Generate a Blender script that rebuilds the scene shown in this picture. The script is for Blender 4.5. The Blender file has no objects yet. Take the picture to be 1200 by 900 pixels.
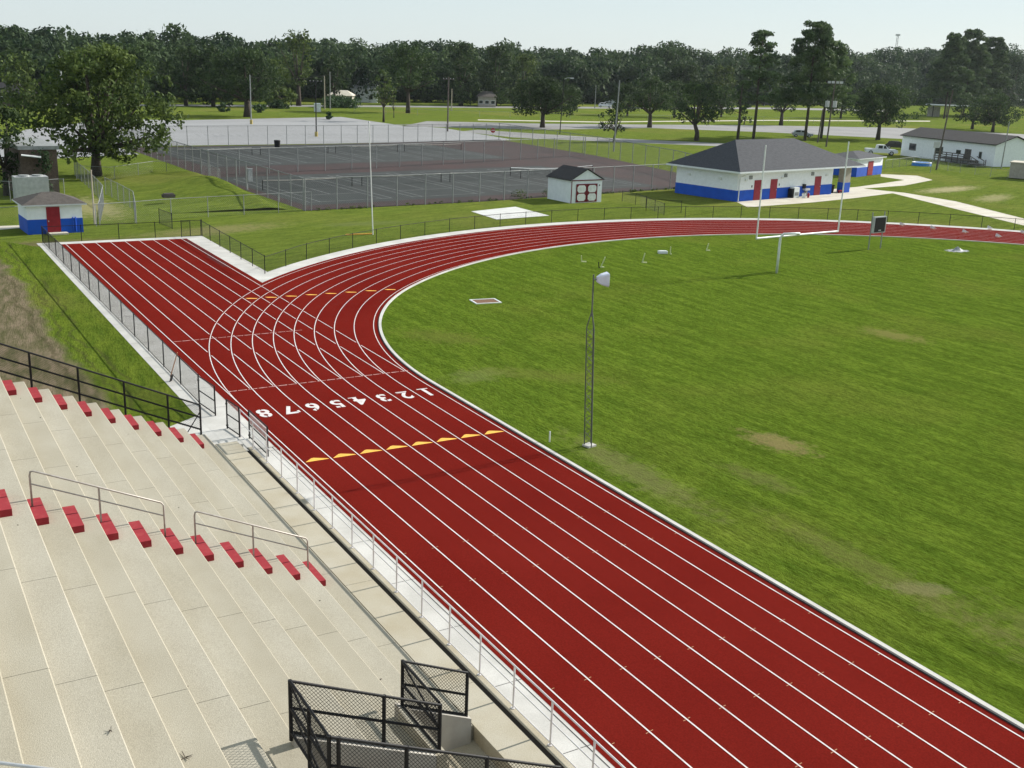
import bpy, math, random
import numpy as np
from mathutils import Vector, Matrix
random.seed(7); rng = np.random.default_rng(7)
scn = bpy.context.scene
COL = scn.collection
R = math.radians
# ------------------------------------------------------------------ camera solved from the lane lines
F_PX, PITCH, ROLL, YAW = 1279.93, 0.28706, 0.038512, 0.54237
CAM = Vector((-12.8857, 0.0, 14.3725))
_f = Vector((math.sin(YAW)*math.cos(PITCH), math.cos(YAW)*math.cos(PITCH), -math.sin(PITCH)))
_r0 = Vector((math.cos(YAW), -math.sin(YAW), 0)); _u0 = _r0.cross(_f)
_r = math.cos(ROLL)*_r0 + math.sin(ROLL)*_u0
_u = -math.sin(ROLL)*_r0 + math.cos(ROLL)*_u0
def G(px, py, z=0.0):
    """ground point that shows at this place of the 1200x900 photograph (surveying the site)"""
    d = _f + (px-600)/F_PX*_r - (py-450)/F_PX*_u
    t = (z-CAM.z)/d.z
    p = CAM + d*t
    return Vector((p.x, p.y, z))
def zat(p, py):
    """height above ground point p at which the photograph row py is reached"""
    lo, hi = -5.0, 80.0
    for _ in range(50):
        m = (lo+hi)/2
        D = Vector((p.x, p.y, m))-CAM
        y = 450 - F_PX*D.dot(_u)/D.dot(_f)
        if y > py: lo = m
        else: hi = m
    return (lo+hi)/2
def pxm(p):
    return F_PX/((Vector((p.x,p.y,0))-CAM).dot(_f))
# ------------------------------------------------------------------ materials
def mat(name, col, rough=0.85, col2=None, scale=3.0, detail=4.0, lo=.35, hi=.65, bump=0.0, bscale=40.0, metal=0.0,
        stretch=None, fine=0.0, fscale=200.0, spec=0.3):
    m = bpy.data.materials.new(name); m.use_nodes = True
    nt = m.node_tree; N = nt.nodes; L = nt.links
    b = N['Principled BSDF']; b.inputs['Roughness'].default_value = rough; b.inputs['Metallic'].default_value = metal
    b.inputs['Specular IOR Level'].default_value = spec
    tc = N.new('ShaderNodeTexCoord'); src = tc.outputs['Object']
    if stretch:
        mp = N.new('ShaderNodeMapping'); mp.inputs['Scale'].default_value = stretch; L.new(src, mp.inputs[0]); src = mp.outputs[0]
    if col2 is None: col2 = tuple(c*0.82 for c in col)
    n = N.new('ShaderNodeTexNoise'); n.inputs['Scale'].default_value = scale; n.inputs['Detail'].default_value = detail
    L.new(src, n.inputs['Vector'])
    cr = N.new('ShaderNodeValToRGB'); cr.color_ramp.elements[0].position = lo; cr.color_ramp.elements[1].position = hi
    cr.color_ramp.elements[0].color = (*col2, 1); cr.color_ramp.elements[1].color = (*col, 1)
    L.new(n.outputs['Fac'], cr.inputs[0]); out = cr.outputs[0]
    if fine:
        n2 = N.new('ShaderNodeTexNoise'); n2.inputs['Scale'].default_value = fscale; n2.inputs['Detail'].default_value = 2
        L.new(src, n2.inputs['Vector'])
        mr = N.new('ShaderNodeMapRange'); mr.inputs['From Min'].default_value = .3; mr.inputs['From Max'].default_value = .7
        mr.inputs['To Min'].default_value = 1-fine; mr.inputs['To Max'].default_value = 1+fine; L.new(n2.outputs['Fac'], mr.inputs['Value'])
        vm = N.new('ShaderNodeVectorMath'); vm.operation = 'SCALE'; L.new(out, vm.inputs[0]); L.new(mr.outputs[0], vm.inputs['Scale']); out = vm.outputs[0]
    L.new(out, b.inputs['Base Color'])
    if bump:
        nb = N.new('ShaderNodeTexNoise'); nb.inputs['Scale'].default_value = bscale; nb.inputs['Detail'].default_value = 3
        L.new(src, nb.inputs['Vector'])
        bp = N.new('ShaderNodeBump'); bp.inputs['Strength'].default_value = bump; bp.inputs['Distance'].default_value = 0.02
        L.new(nb.outputs['Fac'], bp.inputs['Height']); L.new(bp.outputs[0], b.inputs['Normal'])
    return m

def nd(N, t, **kw):
    n = N.new(t)
    for k, v in kw.items():
        if k in n.inputs.keys(): n.inputs[k].default_value = v
        else: setattr(n, k, v)
    return n
def grass_mat(name, c_dark, c_light, c_dry, streak_rot=0.0, patches=(), dry_amt=.5, edge=None, big=.05, dirt=None, tuft=1.0):
    m = bpy.data.materials.new(name); m.use_nodes = True
    nt = m.node_tree; N = nt.nodes; L = nt.links
    b = N['Principled BSDF']; b.inputs['Roughness'].default_value = .95; b.inputs['Specular IOR Level'].default_value = 0
    tc = N.new('ShaderNodeTexCoord'); P = tc.outputs['Object']
    mp = N.new('ShaderNodeMapping'); mp.vector_type = 'TEXTURE'; mp.inputs['Rotation'].default_value = (0, 0, streak_rot); mp.inputs['Scale'].default_value = (4.0, 1, 1); L.new(P, mp.inputs[0])
    n1 = nd(N, 'ShaderNodeTexNoise', Scale=big, Detail=5.0); L.new(P, n1.inputs['Vector'])
    n2 = nd(N, 'ShaderNodeTexNoise', Scale=1.5, Detail=9.0, Roughness=.72); L.new(mp.outputs[0], n2.inputs['Vector'])
    n3 = nd(N, 'ShaderNodeTexNoise', Scale=9.0, Detail=6.0, Roughness=.82); L.new(mp.outputs[0], n3.inputs['Vector'])
    def ramp(src, lo, hi, c0, c1):
        r = N.new('ShaderNodeValToRGB'); r.color_ramp.elements[0].position = lo; r.color_ramp.elements[1].position = hi
        r.color_ramp.elements[0].color = (*c0, 1); r.color_ramp.elements[1].color = (*c1, 1); L.new(src, r.inputs[0]); return r.outputs[0]
    def mix(f, a, c, mode='MIX'):
        x = N.new('ShaderNodeMix'); x.data_type = 'RGBA'; x.blend_type = mode
        if isinstance(f, float): x.inputs[0].default_value = f
        else: L.new(f, x.inputs[0])
        for s, i in ((a, 6), (c, 7)):
            if isinstance(s, tuple): x.inputs[i].default_value = (*s, 1)
            else: L.new(s, x.inputs[i])
        return x.outputs[2]
    base = ramp(n2.outputs['Fac'], .3, .7, c_dark, c_light)
    dm = N.new('ShaderNodeMapRange'); dm.inputs['From Min'].default_value = .52; dm.inputs['From Max'].default_value = .78
    dm.inputs['To Max'].default_value = dry_amt; L.new(n1.outputs['Fac'], dm.inputs['Value'])
    col = mix(dm.outputs[0], base, c_dry)
    tf = N.new('ShaderNodeMapRange'); tf.inputs['From Min'].default_value = .36; tf.inputs['From Max'].default_value = .6
    tf.inputs['To Min'].default_value = 1-.42*tuft; tf.inputs['To Max'].default_value = 1.14; L.new(n3.outputs['Fac'], tf.inputs['Value'])
    vm = N.new('ShaderNodeVectorMath'); vm.operation = 'SCALE'; L.new(col, vm.inputs[0]); L.new(tf.outputs[0], vm.inputs['Scale']); col = vm.outputs[0]
    m4 = N.new('ShaderNodeMapping'); m4.vector_type = 'TEXTURE'; m4.inputs['Rotation'].default_value = (0, 0, streak_rot); m4.inputs['Scale'].default_value = (26, 1, 1); L.new(P, m4.inputs[0])
    n4 = nd(N, 'ShaderNodeTexNoise', Scale=1.6, Detail=5.0, Roughness=.7); L.new(m4.outputs[0], n4.inputs['Vector'])
    t4 = N.new('ShaderNodeMapRange'); t4.inputs['From Min'].default_value = .35; t4.inputs['From Max'].default_value = .65
    t4.inputs['To Min'].default_value = .88; t4.inputs['To Max'].default_value = 1.10; L.new(n4.outputs['Fac'], t4.inputs['Value'])
    v4 = N.new('ShaderNodeVectorMath'); v4.operation = 'SCALE'; L.new(col, v4.inputs[0]); L.new(t4.outputs[0], v4.inputs['Scale']); col = v4.outputs[0]
    nz = nd(N, 'ShaderNodeTexNoise', Scale=1.5, Detail=8.0, Roughness=.8); L.new(P, nz.inputs['Vector'])
    for (x, y, rx, ry, rot, c, amt) in patches:
        mm = N.new('ShaderNodeMapping'); mm.vector_type = 'TEXTURE'; mm.inputs['Location'].default_value = (x, y, 0)
        mm.inputs['Rotation'].default_value = (0, 0, rot); mm.inputs['Scale'].default_value = (rx, ry, 1e3); L.new(P, mm.inputs[0])
        ln = N.new('ShaderNodeVectorMath'); ln.operation = 'LENGTH'; L.new(mm.outputs[0], ln.inputs[0])
        a = N.new('ShaderNodeMath'); a.operation = 'MULTIPLY_ADD'; L.new(nz.outputs['Fac'], a.inputs[0]); a.inputs[1].default_value = 3.4
        L.new(ln.outputs['Value'], a.inputs[2])
        r = N.new('ShaderNodeMapRange'); r.inputs['From Min'].default_value = 2.75; r.inputs['From Max'].default_value = 2.1
        r.inputs['To Max'].default_value = amt; L.new(a.outputs[0], r.inputs['Value'])
        col = mix(r.outputs[0], col, c)
    if dirt:
        # bare muddy ground left of a wandering line
        sx = N.new('ShaderNodeSeparateXYZ'); L.new(P, sx.inputs[0])
        w = nd(N, 'ShaderNodeTexNoise', Scale=.16, Detail=7.0, Roughness=.65); L.new(P, w.inputs['Vector'])
        a = N.new('ShaderNodeMath'); a.operation = 'MULTIPLY_ADD'; L.new(w.outputs['Fac'], a.inputs[0]); a.inputs[1].default_value = dirt[1]; L.new(sx.outputs[0], a.inputs[2])
        r = N.new('ShaderNodeMapRange'); r.inputs['From Min'].default_value = dirt[0]; r.inputs['From Max'].default_value = dirt[0]-.5
        L.new(a.outputs[0], r.inputs['Value'])
        dn = nd(N, 'ShaderNodeTexNoise', Scale=1.7, Detail=8.0, Roughness=.75); L.new(mp.outputs[0], dn.inputs['Vector'])
        dc = ramp(dn.outputs['Fac'], .4, .62, (.085, .085, .04), (.20, .158, .11))
        col = mix(r.outputs[0], col, dc)
        for off, wd in ((dirt[0]+.25, .09), (dirt[0]+.95, .10), (dirt[0]-.9, .10)):
            s = N.new('ShaderNodeMath'); s.operation = 'SUBTRACT'; L.new(a.outputs[0], s.inputs[0]); s.inputs[1].default_value = off
            ab = N.new('ShaderNodeMath'); ab.operation = 'ABSOLUTE'; L.new(s.outputs[0], ab.inputs[0])
            q = N.new('ShaderNodeMapRange'); q.inputs['From Min'].default_value = wd*1.6; q.inputs['From Max'].default_value = 0; q.inputs['To Max'].default_value = .55
            L.new(ab.outputs[0], q.inputs['Value'])
            col = mix(q.outputs[0], col, (.055, .05, .025))
    L.new(col, b.inputs['Base Color'])
    bp = N.new('ShaderNodeBump'); bp.inputs['Strength'].default_value = 1.0; bp.inputs['Distance'].default_value = .13
    L.new(n3.outputs['Fac'], bp.inputs['Height']); L.new(bp.outputs[0], b.inputs['Normal'])
    return m

def leaf_mat(name, c0, c1, trans=.3, nsc=.4):
    m = bpy.data.materials.new(name); m.use_nodes = True
    nt = m.node_tree; N = nt.nodes; L = nt.links
    b = N['Principled BSDF']; b.inputs['Roughness'].default_value = .75; b.inputs['Specular IOR Level'].default_value = .15
    tc = N.new('ShaderNodeTexCoord'); oi = N.new('ShaderNodeObjectInfo')
    n = nd(N, 'ShaderNodeTexNoise', Scale=nsc, Detail=6.0, Roughness=.72); L.new(tc.outputs['Object'], n.inputs['Vector'])
    r = N.new('ShaderNodeValToRGB'); r.color_ramp.elements[0].position = .36; r.color_ramp.elements[1].position = .66
    r.color_ramp.elements[0].color = (*c0, 1); r.color_ramp.elements[1].color = (*c1, 1); L.new(n.outputs['Fac'], r.inputs[0])
    mr = N.new('ShaderNodeMapRange'); mr.inputs['To Min'].default_value = .8; mr.inputs['To Max'].default_value = 1.2; L.new(oi.outputs['Random'], mr.inputs['Value'])
    vm = N.new('ShaderNodeVectorMath'); vm.operation = 'SCALE'; L.new(r.outputs[0], vm.inputs[0]); L.new(mr.outputs[0], vm.inputs['Scale'])
    L.new(vm.outputs[0], b.inputs['Base Color'])
    t = N.new('ShaderNodeBsdfTranslucent'); L.new(vm.outputs[0], t.inputs['Color'])
    mx = N.new('ShaderNodeMixShader'); mx.inputs[0].default_value = trans
    L.new(b.outputs[0], mx.inputs[1]); L.new(t.outputs[0], mx.inputs[2]); L.new(mx.outputs[0], N['Material Output'].inputs['Surface'])
    return m

M = {}
M['track'] = mat('track_rubber', (.140, .0125, .0090), .95, (.112, .0090, .0068), scale=.22, detail=9, lo=.25, hi=.75, fine=.16, fscale=26, bump=.35, bscale=60, spec=.0)
M['track_dark'] = mat('track_rubber_fresh', (.075, .0055, .005), .95, (.065, .005, .0045), scale=2, fine=.15, fscale=26, spec=.1)
M['white_paint'] = mat('line_paint', (.62, .58, .57), .8, (.52, .46, .45), scale=3, fine=.08)
M['pink_paint'] = mat('faint_line_paint', (.62, .42, .40), .8, (.35, .14, .12), scale=5)
M['yellow_paint'] = mat('yellow_paint', (.78, .42, .07), .7, (.70, .34, .05), scale=4)
M['pale_yellow'] = mat('pale_yellow_plastic', (.66, .70, .42), .6)
M['base_yellow'] = mat('faded_yellow', (.42, .33, .10), .85)
M['tan_paint'] = mat('tan_paint', (.42, .20, .11), .8)
M['concrete_new'] = mat('new_concrete', (.50, .49, .465), .9, (.41, .40, .375), scale=.8, detail=8, fine=.07, fscale=30, bump=.15, bscale=60)
M['stand'] = mat('stand_concrete', (.350, .325, .262), .92, (.295, .268, .205), scale=.7, detail=9, lo=.28, hi=.72, fine=.15, fscale=38, bump=.32, bscale=55, stretch=(1.6, .7, 1))
M['stand2'] = mat('stand_concrete_clean', (.360, .336, .275), .92, (.312, .287, .228), scale=.7, detail=9, lo=.28, hi=.72, fine=.15, fscale=38, bump=.32, bscale=55, stretch=(1.6, .7, 1))
M['walk'] = mat('tan_concrete', (.385, .355, .285), .9, (.33, .29, .21), scale=.7, detail=7, fine=.12, fscale=40, bump=.3, bscale=60)
M['wall_grey'] = mat('grey_concrete', (.40, .38, .34), .9, (.30, .28, .25), scale=1.5, detail=8, bump=.2)
M['red_step'] = mat('red_painted_step', (.25, .018, .026), .85, (.29, .034, .038), scale=5, detail=8, lo=.3, hi=.5, fine=.12, fscale=60, bump=.2)
M['black'] = mat('black_coating', (.011, .011, .012), .6, spec=.2)
M['dark_gap'] = mat('dark_filler_and_shade', (.02, .02, .022), .9)
M['galv'] = mat('galvanised_steel', (.50, .51, .52), .5, (.40, .41, .42), metal=.35)
M['galv_dull'] = mat('dull_galvanised_steel', (.27, .285, .28), .7, (.20, .21, .21), metal=.2)
M['steel_dark'] = mat('weathered_steel', (.13, .135, .13), .75, (.09, .092, .09))
M['rail_white'] = mat('white_aluminium_rail', (.66, .65, .66), .45, (.56, .54, .55), metal=.3)
M['handrail'] = mat('weathered_handrail', (.40, .37, .34), .55, (.30, .27, .24), metal=.4, scale=8)
M['white_metal'] = mat('white_enamel', (.74, .77, .76), .4)
M['wall_white'] = mat('white_wall', (.70, .74, .76), .8, (.62, .66, .68), scale=1.2, detail=6)
M['wall_bright'] = mat('bright_white_siding', (.82, .85, .88), .8, (.76, .79, .82))
M['wall_blue'] = mat('blue_wall', (.007, .085, .50), .7, (.006, .07, .43), scale=1.2)
M['door_red'] = mat('red_door', (.27, .012, .022), .5, (.22, .01, .018))
M['door_pink'] = mat('crimson_door', (.30, .022, .04), .55)
M['roof'] = mat('grey_shingle', (.058, .061, .070), .95, (.036, .039, .046), scale=4, detail=8, fine=.25, fscale=14, stretch=(.5, 2, 2))
M['roof_dark'] = mat('dark_shingle', (.034, .033, .035), .95, (.022, .021, .023), scale=4, fine=.25, fscale=14)
M['roof_brown'] = mat('brown_shingle', (.085, .075, .068), .95, (.06, .052, .047), scale=3, fine=.25, fscale=12)
M['trim_red'] = mat('dark_red_trim', (.16, .01, .02), .6)
M['siding'] = mat('pale_siding', (.76, .80, .83), .7, (.70, .74, .77), scale=2)
M['glass'] = mat('dark_glass', (.03, .035, .04), .12, spec=.6)
M['brick'] = mat('brown_brick', (.115, .085, .068), .9, (.08, .058, .046), scale=3, fine=.2, fscale=9)
M['wood'] = mat('grey_wood', (.11, .10, .09), .9, (.06, .055, .05), scale=5, stretch=(1, 1, .3))
M['pole_wood'] = mat('pole_wood', (.12, .10, .085), .9, (.08, .065, .055), scale=5)
M['pole_pale'] = mat('pale_pole', (.38, .34, .27), .8)
M['bark'] = mat('bark', (.075, .06, .048), .95, (.04, .032, .026), scale=6, bump=.5, bscale=20)
M['court'] = mat('court_green_grey', (.024, .030, .029), .9, (.015, .019, .019), scale=.25, detail=8, lo=.3, hi=.7, fine=.1, fscale=3)
M['court_red'] = mat('court_maroon', (.036, .016, .0155), .95, (.019, .0125, .0125), scale=.2, detail=8, lo=.3, hi=.65, fine=.1, fscale=3)
M['court_line'] = mat('court_line', (.22, .23, .23), .85, (.08, .085, .085), scale=1.5, lo=.3, hi=.7)
M['asphalt'] = mat('parking_asphalt', (.265, .268, .275), .9, (.22, .222, .226), scale=.12, detail=9, lo=.3, hi=.7, fine=.06, fscale=2, stretch=(.4, 1, 1))
M['road'] = mat('road_asphalt', (.225, .222, .22), .9, (.18, .177, .175), scale=.1, detail=8)
M['path'] = mat('path_concrete', (.50, .47, .40), .9, (.42, .38, .31), scale=.6)
M['car_white'] = mat('white_car_paint', (.72, .74, .77), .25, (.70, .72, .75), spec=.5)
M['car_black'] = mat('black_car_paint', (.02, .021, .024), .25, spec=.5)
M['car_silver'] = mat('silver_car_paint', (.38, .41, .45), .3, metal=.4)
M['tyre'] = mat('tyre_rubber', (.02, .02, .02), .9)
M['lens_red'] = mat('red_lens', (.35, .01, .01), .3)
M['pool'] = mat('blue_plastic', (.03, .19, .55), .5)
M['beige'] = mat('beige_panel', (.37, .34, .29), .7)
M['tarp'] = mat('white_sheeting', (.56, .56, .54), .7, (.47, .47, .45), scale=1.2)
M['soil'] = mat('brown_soil', (.17, .09, .05), .95, (.12, .06, .035), scale=6)
M['lamp_lens'] = mat('pale_lamp_cowl', (.66, .68, .78), .4)
M['leaf'] = leaf_mat('oak_foliage', (.010, .025, .011), (.062, .098, .027))
M['leaf_warm'] = leaf_mat('warm_foliage', (.020, .042, .013), (.105, .142, .032))
M['leaf_pine'] = leaf_mat('pine_foliage', (.028, .058, .026), (.115, .165, .058))
M['leaf_far'] = leaf_mat('woodland_foliage', (.007, .021, .012), (.062, .095, .034), nsc=.09)
M['leaf_bush'] = leaf_mat('bush_foliage', (.02, .045, .018), (.05, .09, .03))

# ------------------------------------------------------------------ mesh building
class MB:
    def __init__(s): s.v = []; s.f = []
    def quad(s, *p):
        n = len(s.v); s.v += [tuple(q) for q in p]; s.f.append(tuple(range(n, n+len(p)))); return s
    def hull(s, bot, top):
        n = len(s.v); k = len(bot); s.v += [tuple(q) for q in bot]+[tuple(q) for q in top]
        s.f.append(tuple(range(n+k-1, n-1, -1))); s.f.append(tuple(range(n+k, n+2*k)))
        for i in range(k): j = (i+1) % k; s.f.append((n+i, n+j, n+k+j, n+k+i))
        return s
    def box(s, c, size, rot=0.0):
        cx, cy, cz = c; sx, sy, sz = (q/2 for q in size); ca, sa = math.cos(rot), math.sin(rot)
        P = [(cx+ca*x-sa*y, cy+sa*x+ca*y) for x, y in ((-sx,-sy),(sx,-sy),(sx,sy),(-sx,sy))]
        return s.hull([(x, y, cz-sz) for x, y in P], [(x, y, cz+sz) for x, y in P])
    def bx(s, x0, x1, y0, y1, z0, z1): return s.box(((x0+x1)/2, (y0+y1)/2, (z0+z1)/2), (x1-x0, y1-y0, z1-z0))
    def beam(s, a, b, w, h, up=Vector((0,0,1))):
        a = Vector(a); b = Vector(b); d = (b-a).normalized(); sd = d.cross(up)
        if sd.length < 1e-4: sd = Vector((1,0,0))
        sd.normalize(); uu = sd.cross(d)
        o = [sd*x*w/2+uu*y*h/2 for x, y in ((-1,-1),(1,-1),(1,1),(-1,1))]
        return s.hull([a+q for q in o], [b+q for q in o])
    def tube(s, a, b, r, r2=None, n=8):
        a = Vector(a); b = Vector(b); r2 = r if r2 is None else r2
        d = (b-a).normalized(); x = d.orthogonal().normalized(); y = d.cross(x)
        c = [(math.cos(2*math.pi*i/n), math.sin(2*math.pi*i/n)) for i in range(n)]
        return s.hull([a+(x*p+y*q)*r for p, q in c], [b+(x*p+y*q)*r2 for p, q in c])
    def path(s, pts, r, n=8):
        """continuous round pipe through points; r number or list"""
        pts = [Vector(p) for p in pts]; k = len(pts); rs = r if isinstance(r, (list, tuple)) else [r]*k
        base = len(s.v); prev = None
        for i, p in enumerate(pts):
            d = (pts[min(i+1, k-1)]-pts[max(i-1, 0)]).normalized()
            x = d.orthogonal().normalized() if prev is None else (prev-d*prev.dot(d)).normalized()
            prev = x; y = d.cross(x)
            for j in range(n):
                a = 2*math.pi*j/n; s.v.append(tuple(p+(x*math.cos(a)+y*math.sin(a))*rs[i]))
        for i in range(k-1):
            for j in range(n):
                a = base+i*n+j; b = base+i*n+(j+1) % n; s.f.append((a, b, b+n, a+n))
        s.f.append(tuple(base+j for j in range(n-1, -1, -1))); s.f.append(tuple(base+(k-1)*n+j for j in range(n)))
        return s
    def chain(s, a, u, h, pitch=.08, r=.0035, z0=.03, zt=0.0):
        """woven wire over the parallelogram a + s*u, height h (vertical)"""
        a = Vector(a); u = Vector(u); Lh = math.hypot(u.x, u.y); ud = u/Lh
        nrm = Vector((-u.y, u.x, 0)).normalized()
        H = h+zt
        c = -H
        def wire(s0, t0, s1, t1, off):
            p = a+ud*s0+Vector((0,0,z0+t0))+nrm*off; q = a+ud*s1+Vector((0,0,z0+t1))+nrm*off
            d = (q-p)
            if d.length < .03: return
            d.normalize(); x = nrm; y = d.cross(x)
            n = len(s.v)
            for P_ in (p, q):
                for k in range(3):
                    an = 2*math.pi*k/3; s.v.append(tuple(P_+(x*math.cos(an)+y*math.sin(an))*r))
            for k in range(3): s.f.append((n+k, n+(k+1) % 3, n+3+(k+1) % 3, n+3+k))
        while c < Lh:
            s0, t0 = (c, 0) if c >= 0 else (0, -c)
            s1, t1 = (c+H, H) if c+H <= Lh else (Lh, Lh-c)
            if s1 > s0: wire(s0, t0, s1, t1, .0)
            s0, t0 = (c, H) if c >= 0 else (0, H+c)
            s1, t1 = (c+H, 0) if c+H <= Lh else (Lh, c+H-Lh)
            if s1 > s0: wire(s0, t0, s1, t1, r*1.6)
            c += pitch
        return s
    def build(s, name, m, parent=None, smooth=False):
        if parent is not None:
            o3 = Vector((0,0,0)); q = parent
            while q is not None: o3 += q.location; q = q.parent
            vs = [(x-o3.x, y-o3.y, z-o3.z) for x, y, z in s.v]
        else: vs = s.v
        me = bpy.data.meshes.new(name); me.from_pydata(vs, [], s.f); me.materials.append(m if not isinstance(m, str) else M[m])
        if smooth:
            me.polygons.foreach_set('use_smooth', [True]*len(me.polygons))
        me.update()
        o = bpy.data.objects.new(name, me); COL.objects.link(o); o.parent = parent
        return o
def tag(o, label=None, cat=None, group=None, kind=None):
    if label: o['label'] = label
    if cat: o['category'] = cat
    if group: o['group'] = group
    if kind: o['kind'] = kind
    return o
def thing(name, loc, label, cat, group=None):
    o = bpy.data.objects.new(name, None); o.location = loc; o.empty_display_size = .3; COL.objects.link(o)
    return tag(o, label, cat, group)
def sheet(name, pts, z, m, kind='structure'):
    o = MB().quad(*[(p[0], p[1], z) for p in pts]).build(name, m); o['kind'] = kind
    return o
def strip_mesh(mb, A, B, z):
    for i in range(len(A)-1):
        mb.quad((A[i][0], A[i][1], z), (A[i+1][0], A[i+1][1], z), (B[i+1][0], B[i+1][1], z), (B[i][0], B[i][1], z))
def text_mesh(ch, size, m, name, loc, rotz, parent=None, bold=.0, sx=1.0, rx=0.0):
    cu = bpy.data.curves.new(name, 'FONT'); cu.body = ch; cu.size = size; cu.align_x = 'CENTER'; cu.align_y = 'CENTER'; cu.offset = bold
    t = bpy.data.objects.new('tmp', cu); COL.objects.link(t)
    dg = bpy.context.evaluated_depsgraph_get(); me = bpy.data.meshes.new_from_object(t.evaluated_get(dg))
    bpy.data.objects.remove(t); me.materials.clear(); me.materials.append(M[m])
    o = bpy.data.objects.new(name, me); COL.objects.link(o); o.location = loc; o.rotation_euler = (rx, 0, rotz); o.scale = (sx, 1, 1); o.parent = parent
    return o
def copy_tree(o, parent=None):
    c = o.copy(); COL.objects.link(c); c.parent = parent
    for ch in [x for x in list(bpy.data.objects) if x.parent == o]: copy_tree(ch, c)
    return c

W = 1.07
HAZE = .000045
# ------------------------------------------------------------------ ground
far_patch = [(*G(1112,222)[:2], 9, 2.2, .25, (.46, .39, .25), .6), (*G(1165,232)[:2], 7, 2.0, .4, (.42, .36, .22), .45),
             (*G(108,243)[:2], 3, 9, 0, (.40, .34, .20), .5), (*G(250,270)[:2], 8, 2.5, .3, (.25, .21, .11), .5),
             (*G(75,285)[:2], 7, 2.0, 0, (.17, .13, .08), .6), (*G(430,262)[:2], 5, 1.4, 0, (.13, .15, .06), .5)]
M['ground'] = grass_mat('outer_grass', (.072, .110, .020), (.160, .200, .034), (.20, .19, .055), .3, far_patch, .75, big=.045)
M['yard'] = grass_mat('yard_grass', (.055, .095, .012), (.145, .190, .024), (.18, .17, .05), 1.4, (), .6, dirt=(-3.2, 3.2), big=.1)
S = 4000
hx0, hx1, hy0, hy1 = -7.0, -1.2, -5.0, 38.3   # the stand's gutter and passage go below the ground here
o = MB().quad((-S,-S,0),(hx0,-S,0),(hx0,S,0),(-S,S,0)).quad((hx1,-S,0),(S,-S,0),(S,S,0),(hx1,S,0)).quad((hx0,-S,0),(hx1,-S,0),(hx1,hy0,0),(hx0,hy0,0)).quad((hx0,hy1,0),(hx1,hy1,0),(hx1,S,0),(hx0,S,0)).build('ground', 'ground'); o['kind'] = 'structure'
yard = MB(); yard.quad((-40,39.5,.004),(-5.6,39.5,.004),(-4.0,41.5,.004),(-1.7,43.0,.004),(-1.8,86,.004),(-4,89.5,.004),(-40,90,.004)); yard.build('side_yard_grass', 'yard')['kind'] = 'structure'
# ------------------------------------------------------------------ track curves (three arcs: 45 deg, 90 deg, 45 deg)
C1 = Vector((37.5, 43.2)); C2 = Vector((47.0, 33.7)); C3 = Vector((56.5, 43.2)); DR = 13.435
def curve(off, n=150, yb=-30.0):
    """line parallel to the lanes; off = radius about C1"""
    pts = [(C1.x-off, yb), (C1.x-off, 43.2)] if yb is not None else []
    for c, r, a0, a1 in ((C1, off, 180, 135), (C2, off+DR, 135, 45), (C3, off, 45, 0)):
        k = max(8, int(n*abs(a1-a0)/180))
        for i in range(1, k+1):
            a = R(a0+(a1-a0)*i/k); pts.append((c.x+r*math.cos(a), c.y+r*math.sin(a)))
    if yb is not None: pts.append((C3.x+off, yb))
    return [Vector(p) for p in pts]
def near_curve(x, y, off):
    p = Vector((x, y)); d = p-C1; a = math.degrees(math.atan2(d.y, d.x))
    return abs(d.length-off) if a >= 135 else abs((p-C2).length-off-DR)
ROUT = 37.5+.38; RIN = 37.5-8.80
inf = curve(37.5-8.98)
M['infield'] = grass_mat('infield_grass', (.054, .096, .010), (.132, .192, .022), (.15, .165, .03), R(-86),
    [(*G(912,519)[:2], .95, 1.9, .15, (.21, .17, .075), .8), (*G(1047,393)[:2], 1.2, 2.3, .2, (.19, .17, .06), .65),
     (*G(1075,690)[:2], 1.1, .5, -.5, (.24, .21, .12), .5), (12.3, 20.0, .9, 5.5, 0, (.16, .15, .055), .38), (13.5, 13, 2, 5, .1, (.16, .15, .06), .35), (10.6, 30.0, 1.0, 5, 0, (.20, .18, .085), .4),
     (*G(520,395)[:2], 3.2, 1.6, -.9, (.14, .14, .035), .4), (*G(440+120,440)[:2], 2, 1.2, .2, (.17, .18, .07), .4), (*G(640,440)[:2], 4, 1.2, -.7, (.14, .15, .035), .4), (14.5, 27.5, .8, 2.0, .2, (.16, .145, .06), .35)], .5, big=.13, tuft=1.35)
sheet('infield_grass', inf, .008, 'infield')
tr = MB(); strip_mesh(tr, curve(ROUT), curve(RIN), .016)
tr.quad((-.38, 43.0, .0165), (4, 43.0, .0165), (4, 86.9, .0165), (-.38, 86.9, .0165))
tr.quad((4, 60, .0165), (8.98, 60, .0165), (8.98, 86.9, .0165), (4, 86.9, .0165))
tr.quad((4, 43.0, .0165), (8.7, 43.0, .0165), (8.7, 60, .0165), (4, 60, .0165))
tr.build('running_track', 'track')['kind'] = 'structure'
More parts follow.
